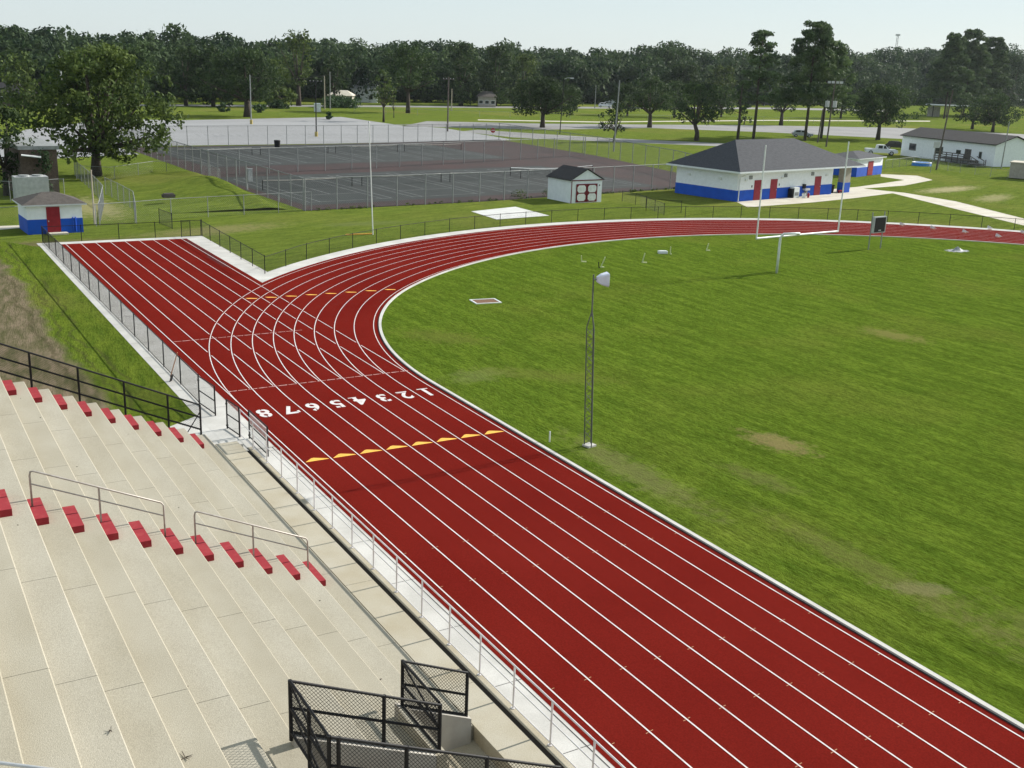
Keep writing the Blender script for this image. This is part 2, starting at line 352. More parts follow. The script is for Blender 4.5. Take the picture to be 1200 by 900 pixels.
# concrete apron
cc = MB(); z = .012
cur = [p for p in curve(ROUT+1.35) if p.y > 67.6 or p.x > 30]; cur_i = [p for p in curve(ROUT-.05) if p.y > 66.5 or p.x > 30]
A = curve(ROUT-.05, 150, None); B = curve(ROUT+1.3, 150, None)
k = next(i for i in range(len(A)) if A[i].x > 9.0)
strip_mesh(cc, B[k:], A[k:], z)
cc.quad((8.9, 68.02, z-.003), (10.45, 69.7, z-.003), (10.45, 87.9, z-.003), (8.9, 87.9, z-.003))
cc.quad((-1.9, 86.8, z), (8.95, 86.8, z), (8.95, 87.9, z), (-1.9, 87.9, z))
cc.quad((-2.0, 38.0, z), (-.34, 38.0, z), (-.34, 86.9, z), (-1.85, 86.9, z), (-2.05, 43.2, z), (-2.0, 42.9, z))
cc.quad((-1.12, -30, z), (-.34, -30, z), (-.34, 38.05, z), (-1.12, 38.05, z))
cc.quad((-5.6, 39.5, z-.003), (-1.9, 39.5, z-.003), (-1.9, 42.95, z-.003), (-4.0, 41.5, z-.003))
cc.build('concrete_apron', 'concrete_new')['kind'] = 'structure'
jn = MB()
jn.quad((-.50, -30, z+.004), (-.475, -30, z+.004), (-.475, 38, z+.004), (-.50, 38, z+.004))
for i in range(-3, 25):
    y = 19.78+i*2.98-.01
    if y < 86: jn.quad((-1.3 if y < 38 else -1.95, y, z+.003), (-.36, y, z+.003), (-.36, y+.018, z+.003), (-1.3 if y < 38 else -1.95, y+.018, z+.003))
for i in range(6): jn.quad((9.0, 84.5-3.2*i, z+.003), (10.4, 84.5-3.2*i, z+.003), (10.4, 84.52-3.2*i, z+.003), (9.0, 84.52-3.2*i, z+.003))
jn.build('apron_joints', 'dark_gap')['kind'] = 'structure'
# lane lines
ZL = .021; LW = .041
ln = MB()
for k in range(9):
    off = 37.5-W*k
    strip_mesh(ln, curve(off+LW/2), curve(off-LW/2), ZL)
ln.build('lane_lines', 'white_paint')['kind'] = 'structure'
sl = MB()
for k in range(0, 9):
    x = W*k; y = 45.6 if k else 44.0; seg = None
    ys = np.arange(y, 86.85, .05)
    def clear(yy):
        if k == 0: return True
        return all(near_curve(x, yy, 37.5-W*j) > .085 for j in range(9))
    run = None
    for yy in ys:
        ok = clear(yy) and near_curve(x, yy, 0) < 60
        if ok and run is None: run = yy
        if (not ok) and run is not None:
            if yy-run > .3: sl.quad((x-LW/2, run, ZL+.003), (x+LW/2, run, ZL+.003), (x+LW/2, yy, ZL+.003), (x-LW/2, yy, ZL+.003))
            run = None
    if run is not None: sl.quad((x-LW/2, run, ZL+.003), (x+LW/2, run, ZL+.003), (x+LW/2, 86.85, ZL+.003), (x-LW/2, 86.85, ZL+.003))
sl.build('sprint_lane_lines', 'white_paint')['kind'] = 'structure'
st = MB()
for y, x1 in ((45.56, 8.56), (55.05, 6.9)):
    x = .05
    while x < x1: st.quad((x, y-.03, ZL+.006), (x+.40, y-.03, ZL+.006), (x+.40, y+.03, ZL+.006), (x, y+.03, ZL+.006)); x += .46
st.build('start_lines', 'pink_paint')['kind'] = 'structure'
tk = MB()
for y in (-1.5, .9, 10.7, 14.1, 16.58, 19.05, 24.93, 27.35):
    for k in range(9):
        x = W*k
        for sx in ((-1, 1) if 0 < k < 8 else ((1,) if k == 0 else (-1,))):
            tk.quad((x+sx*.04, y-.012+sx*.012, ZL+.003), (x+sx*.12, y-.012+sx*.024, ZL+.003), (x+sx*.12, y+.012+sx*.024, ZL+.003), (x+sx*.04, y+.012+sx*.012, ZL+.003))
tk.build('hurdle_tick_marks', 'tan_paint')['kind'] = 'structure'
ye = MB()
for k in range(8):
    x = W*k; y = 35.95
    ye.quad((x+.07, y-.03, ZL+.003), (x+1.0, y-.03, ZL+.003), (x+.94, y+.06, ZL+.003), (x+.5, y+.30, ZL+.003), (x+.40, y+.28, ZL+.003))
for (x, y) in [(6.85,63.8),(8.04,63.7),(9.29,63.6),(10.57,63.56),(11.83,63.5),(13.15,63.43),(14.5,63.4),(15.8,63.32)]:
    ye.quad((x-.33, y+.12, ZL+.003), (x-.2, y-.12, ZL+.003), (x+.3, y-.28, ZL+.003), (x+.36, y-.16, ZL+.003), (x, y+.06, ZL+.003))
ye.build('exchange_zone_triangles', 'yellow_paint')['kind'] = 'structure'
for i, ch in enumerate('12345678'):
    xc = W*(7-i)+W/2
    o = text_mesh(ch, 1.42, 'white_paint', 'lane_number', (xc, 42.1, ZL+.004), math.pi, bold=.035, sx=.78)
    o['kind'] = 'structure'
    if ch in '147':
        sb = MB()
        if ch == '1': sb.quad((-.27,-.52,0),(.27,-.52,0),(.27,-.42,0),(-.27,-.42,0))
        if ch == '4': sb.quad((-.02,-.52,0),(.36,-.52,0),(.36,-.43,0),(-.02,-.43,0))
        if ch == '7': sb.quad((-.36,.25,0),(-.26,.25,0),(-.26,.5,0),(-.36,.5,0))
        q = sb.build('serif', 'white_paint'); q.parent = o; q.location = (0, 0, .003); q.scale = (1/.78, 1, 1)
    gp = MB(); gp.quad((-.03,-.62,0),(.03,-.62,0),(.03,-.34,0),(-.03,-.34,0)) if ch in '35689' else None
    if ch in '35689': gp.quad((-.03,.30,0),(.03,.30,0),(.03,.62,0),(-.03,.62,0))
    if ch == '2': gp.quad((-.5,-.33,0),(.5,-.33,0),(.5,-.28,0),(-.5,-.28,0))
    if gp.v: q = gp.build('stencil_gap', 'track'); q.parent = o; q.location = (0, 0, .003)
# faint darker seams where the surface was patched
pt = MB(); pt.quad((8.4, 78.5, .0195), (8.9, 78.5, .0195), (8.9, 86.6, .0195), (8.5, 86.6, .0195)); pt.quad((8.2, 74.2, .0195), (8.8, 74.2, .0195), (8.75, 78.6, .0195), (8.2, 78.6, .0195))
pt.build('track_patch', 'track_dark')['kind'] = 'structure'
# inner curb
cb = MB(); a_, b_ = curve(37.5-8.84), curve(37.5-8.99)
strip_mesh(cb, a_, b_, .07)
for pts, fl in ((a_, 1), (b_, 0)):
    for i in range(len(pts)-1):
        p, q = pts[i], pts[i+1]
        cb.quad((p.x,p.y,0),(q.x,q.y,0),(q.x,q.y,.07),(p.x,p.y,.07))
cb.build('track_kerb', 'concrete_new')['kind'] = 'structure'
dg = MB(); strip_mesh(dg, curve(37.5-8.78), curve(37.5-8.845), .019); dg.build('drain_slot', 'dark_gap')['kind'] = 'structure'

# ------------------------------------------------------------------ grandstand
ZW, RR, XE, DD = .35, .351, -2.579, .767
NR = 16; YE = 39.55
xn = lambda i: XE-DD*i
zn = lambda i: ZW+RR*i
JY = [1.0, 5.2, 9.4, 13.7, 17.95, 22.2, 26.5, 30.6, 34.8, YE]
stand = thing('grandstand', (XE, 20, 0), 'stepped concrete grandstand with red aisle steps along the near side of the track', 'grandstand')
def rowseg(mb, x1, x0, y0, y1, z):
    ch = .023; zb = -.3
    pr = [(x1, zb), (x0, zb), (x0, z-ch), (x0-ch, z), (x1, z)]
    mb.hull([(x, y1, q) for x, q in pr], [(x, y0, q) for x, q in pr])
for i in range(NR):
    mb = MB(); mbn = MB(); x0, x1, z = xn(i), xn(i+1), zn(i)
    if i == 0: x0 = XE
    for j in range(len(JY)-1):
        y0, y1 = JY[j]+.006, JY[j+1]-.006
        segs = [(y0, y1)]
        xm = (x0+x1)/2
        if xm > -7.3:
            cut = (14.6, 18.2) if xm > -4.2 else (14.6, 16.4)
            out = []
            for a, b in segs:
                if b <= cut[0] or a >= cut[1]: out.append((a, b))
                else:
                    if a < cut[0]: out.append((a, cut[0]))
                    if b > cut[1]: out.append((cut[1], b))
            segs = out
        for a, b in segs: rowseg(mbn if (xm > -7.3 and b < 15) else mb, x1, x0, a, b, z)
    for q in (mb, mbn):
        if q.v: q.build('seating_row', 'stand2' if i % 3 == 1 else 'stand', stand)
# front walkway slab
mb = MB()
wj = [2.0, 7.9, 13.9, 19.72, 25.6, 31.5, 37.4]
for a, b in zip([-2]+wj, wj+[38.3]):
    if b-a > .3: mb.bx(XE+.012, -1.74, a+.006, b-.006, -.3, ZW-.002)
mb.build('front_walkway', 'walk', stand)
mb = MB(); mb.bx(XE+.002, -1.5, 38.31, 38.75, -.2, ZW*.55); mb.bx(XE+.002, -1.5, 38.76, 39.3, -.2, ZW*.25); mb.build('end_steps', 'concrete_new', stand)
mb = MB(); mb.bx(-1.738, -1.37, -5, 38.3, -.65, -.55); mb.build('gutter_floor', 'dark_gap', stand)  # floor coloured near-black to stand in for the trench's shade
mb = MB(); mb.bx(-1.35, -1.12, -5, 38.3, -.6, .03); mb.build('rail_kerb', 'walk', stand)
mb = MB(); mb.bx(-1.37, -1.351, -5, 38.3, -.6, .02); mb.build('kerb_face_shade', 'dark_gap', stand)  # near-black strip paints the shade on the kerb's gutter-facing side
# vomitory
mb = MB(); mb.bx(-7.29, XE+.011, 14.61, 18.19, -.25, -.02); mb.build('passage_floor', 'walk', stand)
zp = lambda x: ZW+(XE-x)/DD*RR
mb = MB()
def curb(y0, y1, xa, xb, off, zb=-.2):
    mb.hull([(xa, y0, zb), (xb, y0, zb), (xb, y1, zb), (xa, y1, zb)], [(xa, y0, zp(xa)+off), (xb, y0, zp(xb)+off), (xb, y1, zp(xb)+off), (xa, y1, zp(xa)+off)])
curb(16.3, 16.52, -7.3, -4.45, .16)
mb.build('passage_side_wall', 'wall_grey', stand)
mb = MB(); curb(18.1, 18.32, -4.42, -2.68, .2); mb.build('passage_side_wall', 'wall_grey', stand)
mb = MB(); curb(14.45, 14.7, -7.3, -2.75, .16); mb.build('passage_side_wall', 'wall_grey', stand)
mb = MB(); mb.bx(-4.44, -4.22, 16.3, 18.09, -.2, 1.36); mb.build('passage_back_wall', 'walk', stand)
# three steps inside the passage
mb = MB()
for k_ in range(5): mb.bx(-7.28+.45*k_, -7.28+.45*(k_+1)-.003, 14.72, 16.28, -.2, 1.5-.3*k_)
mb.build('passage_steps', 'wall_grey', stand)
# red aisle steps
ya, yb = 25.83, 27.18
for lvl in range(0, 14):
    for (y0, y1, cat2) in ((25.83, 27.18, 1), (38.0, 39.3, 2)):
        if lvl == 12 and y0 < 30: pass
        x1 = xn(lvl+1)+.003; dep = .34 if lvl else .30
        z0 = zn(lvl); h = RR/2
        mb = MB()
        if lvl and cat2 == 1:
            ym = y0+.62*(y1-y0)
            mb.bx(x1, x1+dep, y0, ym-.004, z0-.002, z0+h); mb.bx(x1, x1+dep, ym+.004, y1, z0-.002, z0+h)
        else: mb.bx(x1, x1+dep, y0, y1, z0-.002, z0+h)
        mb.build('aisle_step', 'red_step', stand)

def handrail(levels, label, y=26.67):
    n0, n1, n2 = levels
    xs = [xn(l+1)+.10 for l in levels]; zs = [zn(l)+RR/2 for l in levels]
    h = .93
    t = thing('handrail', (xs[0], y, zs[0]), label, 'handrail', 'handrails over the aisle steps')
    top = [Vector((x, y, z+h)) for x, z in zip(xs, zs)]
    mb = MB(); a, b = top[0], top[-1]
    d = (b-a).normalized()
    mb.path([(xs[0], y, zs[0]), (xs[0], y, zs[0]+h-.14), a+Vector((.02,0,-.05)), a+d*.1, b-d*.06, b+Vector((0,0,-.06)), (xs[-1], y, zs[-1])], .024)
    mb.build('top_rail', 'handrail', t, True)
    mb = MB(); mb.tube((xs[1], y, zs[1]), top[1], .024); mb.build('post', 'handrail', t)
    mb = MB(); mb.tube((xs[0], y, zs[0]+.58), (xs[-1], y, zs[-1]+.58), .018); mb.build('middle_rail', 'handrail', t)
handrail((9, 7, 5), 'long weathered steel handrail on the upper aisle steps, left of the two')
handrail((4, 2, 0), 'weathered steel handrail on the lower aisle steps nearest the track walkway')

# vomitory railings
def panel(t, a, b, h, nposts, mats='black', rails=(1.0, .5, .04), r=.034, pitch=.08, wr=.0048, posts_at=None, chain_h=None, post_down=.12):
    a = Vector(a); b = Vector(b)
    for k_ in (posts_at if posts_at is not None else [i/(nposts-1) for i in range(nposts)]):
        p = a.lerp(b, k_); mb = MB(); mb.tube(p-Vector((0,0,post_down)), p+Vector((0,0,h+.02)), r*1.15); mb.build('post', mats, t)
    for q in rails:
        mb = MB(); mb.tube(a+Vector((0,0,h*q)), b+Vector((0,0,h*q)), r*.85); mb.build('rail', mats, t)
    mb = MB(); mb.chain(a, b-a, h-.02, pitch, wr, .02, .03); mb.build('chain_link_mesh', mats, t)
H = 1.08
def zb(x, o=.16): return zp(x)+o
t = thing('passage_railing', (-7.3, 16.4, 2.6), 'black chain link railing round the stairway opening in the grandstand', 'railing')
panel(t, (-7.02, 16.42, zb(-7.02)), (-4.33, 16.42, zb(-4.33)), H, 3, posts_at=[.56, 1.0])
panel(t, (-7.32, 16.42, zb(-7.32)), (-7.02, 16.42, zb(-7.02)), H, 2, posts_at=[0])
panel(t, (-7.32, 14.56, zb(-7.32)), (-7.32, 16.40, zb(-7.32)), H, 2, posts_at=[0, .5])
panel(t, (-7.30, 14.54, zb(-7.32)), (-2.75, 14.54, zb(-2.75)), H, 4, posts_at=[.03, .3, .65, 1.0])
mb = MB(); mb.tube((-7.32, 14.56, zb(-7.32)), (-7.32, 16.4, zb(-7.32)+H*.5), .022); mb.tube((-7.32, 14.56, zb(-7.32)+H*.45), (-7.32, 16.4, zb(-7.32)+H*.95), .0221)
mb.build('brace', 'black', t)
t = thing('passage_railing', (-4.3, 18.2, 1.3), 'short black chain link railing on the low grey wall beside the front walkway', 'railing')
z2 = 2.4-H
panel(t, (-4.3, 18.2, z2), (-2.76, 18.2, 1.70-H), H, 2)
panel(t, (-4.31, 16.5, z2), (-4.31, 18.17, z2), H, 2, posts_at=[])
mb = MB(); mb.tube((-4.31, 18.15, z2+H*.97), (-4.31, 16.5, z2+H*.5), .022); mb.build('brace', 'black', t)

# white railing along the track
t = thing('track_railing', (-1.2, 25, 0), 'long white metal pipe railing between grandstand walkway and running track', 'railing')
ys = [39.65, 38.05]+[36.45-1.606*i for i in range(20)]
for y in ys:
    mb = MB(); mb.tube((-1.2, y, -.02), (-1.2, y, 1.13), .024); mb.tube((-1.2, y, .03), (-1.2, y, .045), .06); mb.build('post', 'rail_white', t)
for z_, r_ in ((1.13, .023), (.62, .016), (.10, .016)):
    mb = MB(); mb.tube((-1.2, 39.65, z_), (-1.2, ys[-1], z_), r_); mb.build('rail', 'rail_white', t)

# black railing closing the far end of the stand
t = thing('end_railing', (-2.8, YE+.03, 0), 'black pipe and mesh railing climbing the far end of the grandstand', 'railing')
yq = YE+.06
xs = [-2.72, -3.9, -5.42, -6.95, -8.48, -10.0, -11.5, -13.0]
for x in xs:
    mb = MB(); mb.tube((x, yq, zp(x)-.3), (x, yq, zp(x)+1.1), .038); mb.build('post', 'black', t)
for q in (1.1, .6, .12):
    mb = MB(); mb.tube((xs[0], yq, zp(xs[0])+q), (xs[-1], yq, zp(xs[-1])+q), .032); mb.build('rail', 'black', t)
mb = MB(); mb.chain((xs[-1], yq, zp(xs[-1])), (xs[0]-xs[-1], 0, zp(xs[0])-zp(xs[-1])), 1.05, .08, .0032, .06); mb.build('chain_link_mesh', 'black', t)
mb = MB(); mb.tube((xs[0], yq, ZW+.9), (-3.3, yq+.5, 0.02), .02); mb.build('brace', 'black', t)
# silver rail of the upper deck crossing the corner of the view
t = thing('deck_railing', G(0, 893, 5.6), 'bright metal guard rail of the upper deck at the bottom left corner', 'railing')
a = G(-40, 889, 5.6); b = G(85, 905, 5.6)
mb = MB(); mb.tube(a, b, .024); mb.build('top_rail', 'galv', t)
for q in (.05, 1.0):
    p = a.lerp(b, q); mb = MB(); mb.tube(p, (p.x, p.y, 4.3), .022); mb.build('post', 'galv', t)

# ------------------------------------------------------------------ chain link fences
def fence(label, pts, h, posts=None, spacing=None, m='black', pr=.028, pitch=.1, wr=.002, rails=('top',), name='chain_link_fence', mesh_m=None, group=None, cat='fence', closed=False):
    pts = [Vector((p[0], p[1], 0)) for p in pts]
    t = thing(name, pts[0], label, cat, group)
    mesh = MB(); rl = MB(); rb = MB()
    for a, b in zip(pts[:-1], pts[1:]):
        mesh.chain(a, b-a, h-.03, pitch, wr, .03)
        rl.tube(a+Vector((0,0,h)), b+Vector((0,0,h)), pr*.8, n=6)
        if 'bottom' in rails: rb.tube(a+Vector((0,0,.06)), b+Vector((0,0,.06)), pr*.6, n=6)
        if 'mid' in rails: rb.tube(a+Vector((0,0,h*.5)), b+Vector((0,0,h*.5)), pr*.6, n=6)
    mesh.build('chain_link_mesh', mesh_m or m, t); rl.build('top_rail', m, t)
    if rb.v: rb.build('lower_rail', m, t)
    if posts is None:
        posts = []; 
        Ls = [(b-a).length for a, b in zip(pts[:-1], pts[1:])]; tot = sum(Ls); n = max(1, round(tot/spacing))
        for i in range(n+1):
            s = tot*i/n; j = 0
            while j < len(Ls)-1 and s > Ls[j]: s -= Ls[j]; j += 1
            posts.append(pts[j].lerp(pts[j+1], min(1, s/Ls[j])))
    for p in posts:
        mb = MB(); mb.tube((p[0], p[1], -.05), (p[0], p[1], h+.06), pr, n=8); mb.build('post', m, t)
    return t
fence('black mesh fence on the concrete strip along the left side of the sprint chute', [(-1.5, 44.4), (-1.45, 60), (-1.43, 88.0)], 1.25, spacing=3.12, rails=('top','bottom'), pitch=.09, wr=.0028)
fence('low black mesh fence across the far end of the sprint chute', [(-1.40, 88.1), (9.6, 88.1)], 1.2, spacing=2.8, pitch=.12)
fence('black mesh fence down the right side of the sprint chute to the corner', [(10.45, 88.1), (10.1, 71.0)], 1.22, spacing=2.7, pitch=.12)
cv = [p for p in curve(ROUT+1.33, 60, None)]
cv = [p for p in cv if p.x > 12.5 and p.x < 100]
cv = [Vector((10.1, 71.0))]+cv
fence('long black mesh fence curving round the outside of the bend', [(p.x, p.y) for p in cv], 1.15, spacing=3.1, pitch=.16, wr=.0026)
fence('short black gate panel standing open behind the chute end', [G(187,262), G(202,268)], 1.25, spacing=5, pitch=.1, name='gate', cat='gate', rails=('bottom',), wr=.003)
fence('pair of black mesh gate leaves at the right corner of the chute end', [G(213,278), G(237,277), ], 1.3, spacing=1.4, pitch=.1, name='gate', cat='gate', rails=('bottom',), wr=.003)
# walkway gates
def gate(label, a, b, h, m='black', mid=True):
    a = Vector(a); b = Vector(b); t = thing('gate', a, label, 'gate', 'gates beside the start line')
    mb = MB()
    for p in (a, b): mb.tube(p, p+Vector((0,0,h)), .032)
    for q in ((.06, .5, 1.0) if mid else (.06, 1.0)): mb.tube(a+Vector((0,0,h*q)), b+Vector((0,0,h*q)), .024)
    mb.build('frame', m, t)
    mb = MB(); mb.chain(a, b-a, h-.04, .08, .0032, .03); mb.build('chain_link_mesh', 'galv_dull', t)
    for hz_ in (.1, h-.2): mb = MB(); mb.tube(a+Vector((0,0,hz_)), a+Vector((0,0,hz_+.06)), .05); mb.build('hinge', m, t)
gate('black mesh gate leaf open over the concrete, left of the gap by the start line', (-1.52, 44.35, 0), G(252.5, 487, .02), 1.25)
gate('grey mesh gate panel just right of the gap by the start line', G(266.5,502,.02), G(281,512,.02), 1.2)
gate('wide black framed gate folded back behind the first posts of the white railing', (-.95, 39.3, .02), (-.95, 37.1, .02), 1.15)
# courts fences
P_ = lambda *a: [G(*q) for q in a]
CF = [Vector((23.5, 99.7, 0)), Vector((44, 101.8, 0)), Vector((60, 104.6, 0)), Vector((74.5, 107.3, 0)), Vector((83, 109.5, 0))]
fence('tall grey mesh fence along the near side of the tennis courts', CF, 3.05, spacing=3.3, m='galv_dull', pr=.055, pitch=.24, wr=.005, mesh_m='steel_dark')
fence('tall grey mesh fence along the left side of the tennis courts', [(23.4, 99.9), (22.8, 124), (21.6, 172)], 3.05, spacing=3.3, m='galv_dull', pr=.055, pitch=.24, wr=.005, mesh_m='steel_dark')
fence('tall grey mesh fence along the far side of the tennis courts by the parking lot', [(21.6, 172), (57, 175.4), (93, 184)], 3.05, spacing=3.3, m='galv_dull', pr=.055, pitch=.26, wr=.005, mesh_m='steel_dark')
fence('tall mesh fence dividing the two banks of tennis courts', [(23, 131), (45, 136), (70, 143.5), (90, 150.5)], 3.05, spacing=4.1, m='galv_dull', pr=.055, pitch=.26, wr=.005, mesh_m='steel_dark')
fence('tall grey mesh fence along the right side of the tennis courts', [(93, 184), (92.3, 150), (88, 124), (83, 109.5)], 3.05, spacing=4.1, m='galv_dull', pr=.055, pitch=.26, wr=.005, mesh_m='steel_dark')
fence('low grey mesh fence between the left shed and the court corner', [G(113,265), G(160,261), G(205,257), G(250,254), G(300,251), G(365,247)], 1.8, spacing=3.4, m='galv_dull', pr=.035, pitch=.2, wr=.003)
fence('low grey mesh fence running back from the left shed towards the big oak', [G(117,264), G(122,240), G(105,221), G(88,206)], 1.8, spacing=3.0, m='galv_dull', pr=.035, pitch=.2, wr=.003)
fence('short grey mesh fence curling round the foot of the bank', [G(160,262), G(157,246), G(140,236), G(124,228)], 1.7, spacing=2.6, m='galv_dull', pr=.035, pitch=.18, wr=.003)
fence('grey mesh fence crossing the grass bank below the big oak', [G(90,210), G(130,212), G(180,204), G(235,203), G(258,214)], 1.5, spacing=4.5, m='galv_dull', pr=.03, pitch=.3, wr=.003)
fence('grey mesh fence at the left edge behind the shed', [G(-20,268), G(6,268), G(28,266)], 1.7, spacing=2.2, m='galv_dull', pr=.035, pitch=.18, wr=.003)
fence('grey mesh fence in front of the brown hut at the left edge', [G(-20,235), G(20,237), G(70,233), G(76,233)], 1.9, spacing=3, m='galv_dull', pr=.035, pitch=.2, wr=.003)
fence('long low mesh fence along the far side of the parking field', [G(415,133), G(560,137), G(700,141), G(850,142), G(1010,146)], 1.5, spacing=8.0, m='galv_dull', pr=.035, pitch=.6, wr=.003)
fence('mesh fence round the yard of the white mobile home', [G(1037,198), G(1075,193), G(1115,201), G(1150,206), G(1180,210)], 1.4, spacing=3.2, m='galv_dull', pr=.03, pitch=.25, wr=.003)
fence('short black mesh fence behind the bend near the blue and white building', [G(757,247), G(798,250)], 1.25, spacing=3.0, pitch=.15, wr=.003)
fence('low black mesh fence on the grass between the playhouse shed and the bend', [G(729,236), G(750,241), G(778,252)], 1.15, spacing=3.0, pitch=.15, wr=.003)

# ------------------------------------------------------------------ paved areas behind
ZP = .010
co = [CF[0], CF[1], CF[2], CF[3], Vector((88,124,0)), Vector((92.3,150.4,0)), Vector((93.2,184,0)), Vector((57,175.6,0)), Vector((21.7,171.5,0)), Vector((22.7,124,0))]
sheet('tennis_court_surround', co, ZP, 'court_red')
e1 = Vector((.990, .139, 0)); e2 = Vector((-.055, .998, 0))
def court_pt(u, v): return Vector((24.6, 103.2, 0))+e1*u+e2*v*1.0+Vector((0, 0, 0))
court_q = MB(); lnq = MB()
def lineq(p, q, w=.12):
    d = (q-p).normalized(); n = Vector((-d.y, d.x, 0))*w/2
    lnq.quad(*[(r_.x, r_.y, ZP+.009) for r_ in (p-n, q-n, q+n, p+n)])
for bank, v0 in ((0, 0), (1, 37.5)):
    for c_ in range(4 if bank == 0 else 4):
        u0 = .3+c_*12.4+(0 if bank == 0 else 3); u1 = u0+12.3; dep = 26 if bank == 0 else 29
        Pp = [court_pt(u0, v0), court_pt(u1, v0), court_pt(u1, v0+dep), court_pt(u0, v0+dep)]
        court_q.quad(*[(p.x, p.y, ZP+.004) for p in Pp])
        a, b = u0+1.3, u1-1.3; v1, v2 = v0+2.0, v0+dep-2.0
        for uu in (a, b, a+1.2, b-1.2): lineq(court_pt(uu, v1), court_pt(uu, v2))
        for vv in (v1, v2, v0+dep*.28, v0+dep*.72): lineq(court_pt(a if vv in (v1, v2) else a+1.2, vv), court_pt(b if vv in (v1, v2) else b-1.2, vv))
        lineq(court_pt((a+b)/2, v0+dep*.28), court_pt((a+b)/2, v0+dep*.72))
court_q.build('tennis_court', 'court')['kind'] = 'structure'
lnq.build('tennis_court_lines', 'court_line')['kind'] = 'structure'
def net(a, b, label, tape='wall_grey', sag=.1):
    a = Vector(a); b = Vector(b); t = thing('tennis_net', a, label, 'net', 'nets on the tennis courts')
    for p in (a, b): mb = MB(); mb.tube(p, p+Vector((0,0,1.1)), .05); mb.build('post', 'black', t)
    mb = MB(); mb.chain(a, b-a, .9, .25, .006, .05); mb.build('netting', 'black', t)
    mb = MB(); m_ = (a+b)/2; mb.path([a+Vector((0,0,1.05)), a.lerp(b,.25)+Vector((0,0,1.05-sag*.8)), m_+Vector((0,0,1.05-sag)), a.lerp(b,.75)+Vector((0,0,1.05-sag*.8)), b+Vector((0,0,1.05))], .045, 6); mb.build('tape', tape, t)
for c_ in range(4):
    u0 = .3+c_*12.4
    net(court_pt(u0+.6, 13), court_pt(u0+11.7, 13), ['dark tennis net at the left end of the near bank of courts', 'dark tennis net second from the left in the near bank of courts', 'dark tennis net third from the left in the near bank of courts', 'dark tennis net at the right end of the near bank, behind the blue roofed building'][c_])
    u0 += 3
    net(court_pt(u0+.6, 52), court_pt(u0+11.7, 52), ['dark tennis net at the left end of the far bank of courts', 'dark tennis net second from the left in the far bank of courts', 'dark tennis net third from the left in the far bank of courts', 'dark tennis net at the right end of the far bank of courts'][c_])
net(G(598,206), G(694,203), 'long net with a bright white top tape behind the playhouse shed', 'white_metal', .25)

sheet('parking_lot', [G(0,163), G(30,152), G(130,139.5), G(210,141), G(400,137), G(470,147), G(520,150), G(600,163.5), G(575,165), Vector((57,176.6,0)), Vector((20.8,173.2,0)), Vector((21.4,160,0)), Vector((15,158,0)), Vector((3,151,0)), G(0,185)], ZP, 'asphalt')
pk = MB()
for k_ in range(26):
    p = G(232+9.5*k_, 158.5-.02*k_); pk.box((p.x, p.y, ZP+.006), (.12, 5.0, .004), -.1)
for k_ in range(20):
    p = G(655+22*k_, 147.5+.35*k_*(k_ > 8)); pk.box((p.x, p.y, ZP+.006), (.15, 4.5, .004), -.6)
pk.build('parking_bay_lines', 'court_line')['kind'] = 'structure'
sheet('access_road', [G(470,145), G(520,144), G(640,150), G(760,146), G(900,145), G(1060,151), G(1300,160), G(1300,150), G(1060,141), G(900,136.5), G(760,138), G(640,139.5), G(560,139)] if False else
      [G(470,148), G(560,150), G(640,152), G(760,150), G(900,155), G(1060,163), G(1250,172), G(1250,160), G(1060,150), G(900,147), G(760,146), G(640,145), G(500,142)], ZP, 'road')
sheet('park_road', [G(600,161), G(640,163), G(760,168), G(860,172), G(860,168.5), G(760,164), G(700,161), G(620,156), G(560,152), G(540,154)], ZP-.003, 'road')
sheet('town_road', [G(-60,123), G(200,124.5), G(450,125.5), G(640,127), G(900,128), G(1050,131), G(1050,128.5), G(900,126), G(640,125), G(450,123.7), G(200,122.5), G(-60,121)], ZP, 'road')
sheet('park_path', [G(560,141), G(700,143.5), G(900,141.5), G(1090,142.5), G(1090,141.5), G(900,140.6), G(700,142.5), G(560,140)], ZP, 'path')
sheet('side_path', [G(862,236), G(876,243), G(955,237), G(1003,232), G(1046,226.5), G(1120,245), G(1215,268), G(1215,260), G(1120,236), G(1060,226), G(1012,221), G(1060,217.5), G(1093,211), G(1075,206), G(1032,204), G(1032,207), G(1060,211), G(1040,214), G(1005,219), G(972,222)], ZP, 'path')
sheet('left_path', [G(-30,272), G(26,267), G(26,264), G(-30,266)], ZP, 'path')
sheet('white_ground_sheet', [G(552,248), G(604,242.5), G(644,253), G(582,257.5)], .03, 'tarp')
# grassy bank below the courts
mb = MB(); n1, n2 = 28, 22
for i in range(n1+1):
    for j in range(n2+1):
        u = i/n1; v = j/n2; x = 7+15.4*u; y = 101+40*v
        hgt = 1.6*(u**1.7)*math.sin(math.pi*min(1, v*1.15+.03))**.6 if v < .86 else 1.6*(u**1.7)*max(0, (1-v)/.14)*.35
        hgt *= 1 if u < .86 else max(0, (1-u)/.14)
        mb.v.append((x, y, -.02+hgt+.12*math.sin(x*.9+y*.5)*hgt))
for i in range(n1):
    for j in range(n2):
        a = i*(n2+1)+j; mb.f.append((a, a+n2+1, a+n2+2, a+1))
mb.build('grass_bank', 'ground', None, True)['kind'] = 'structure'

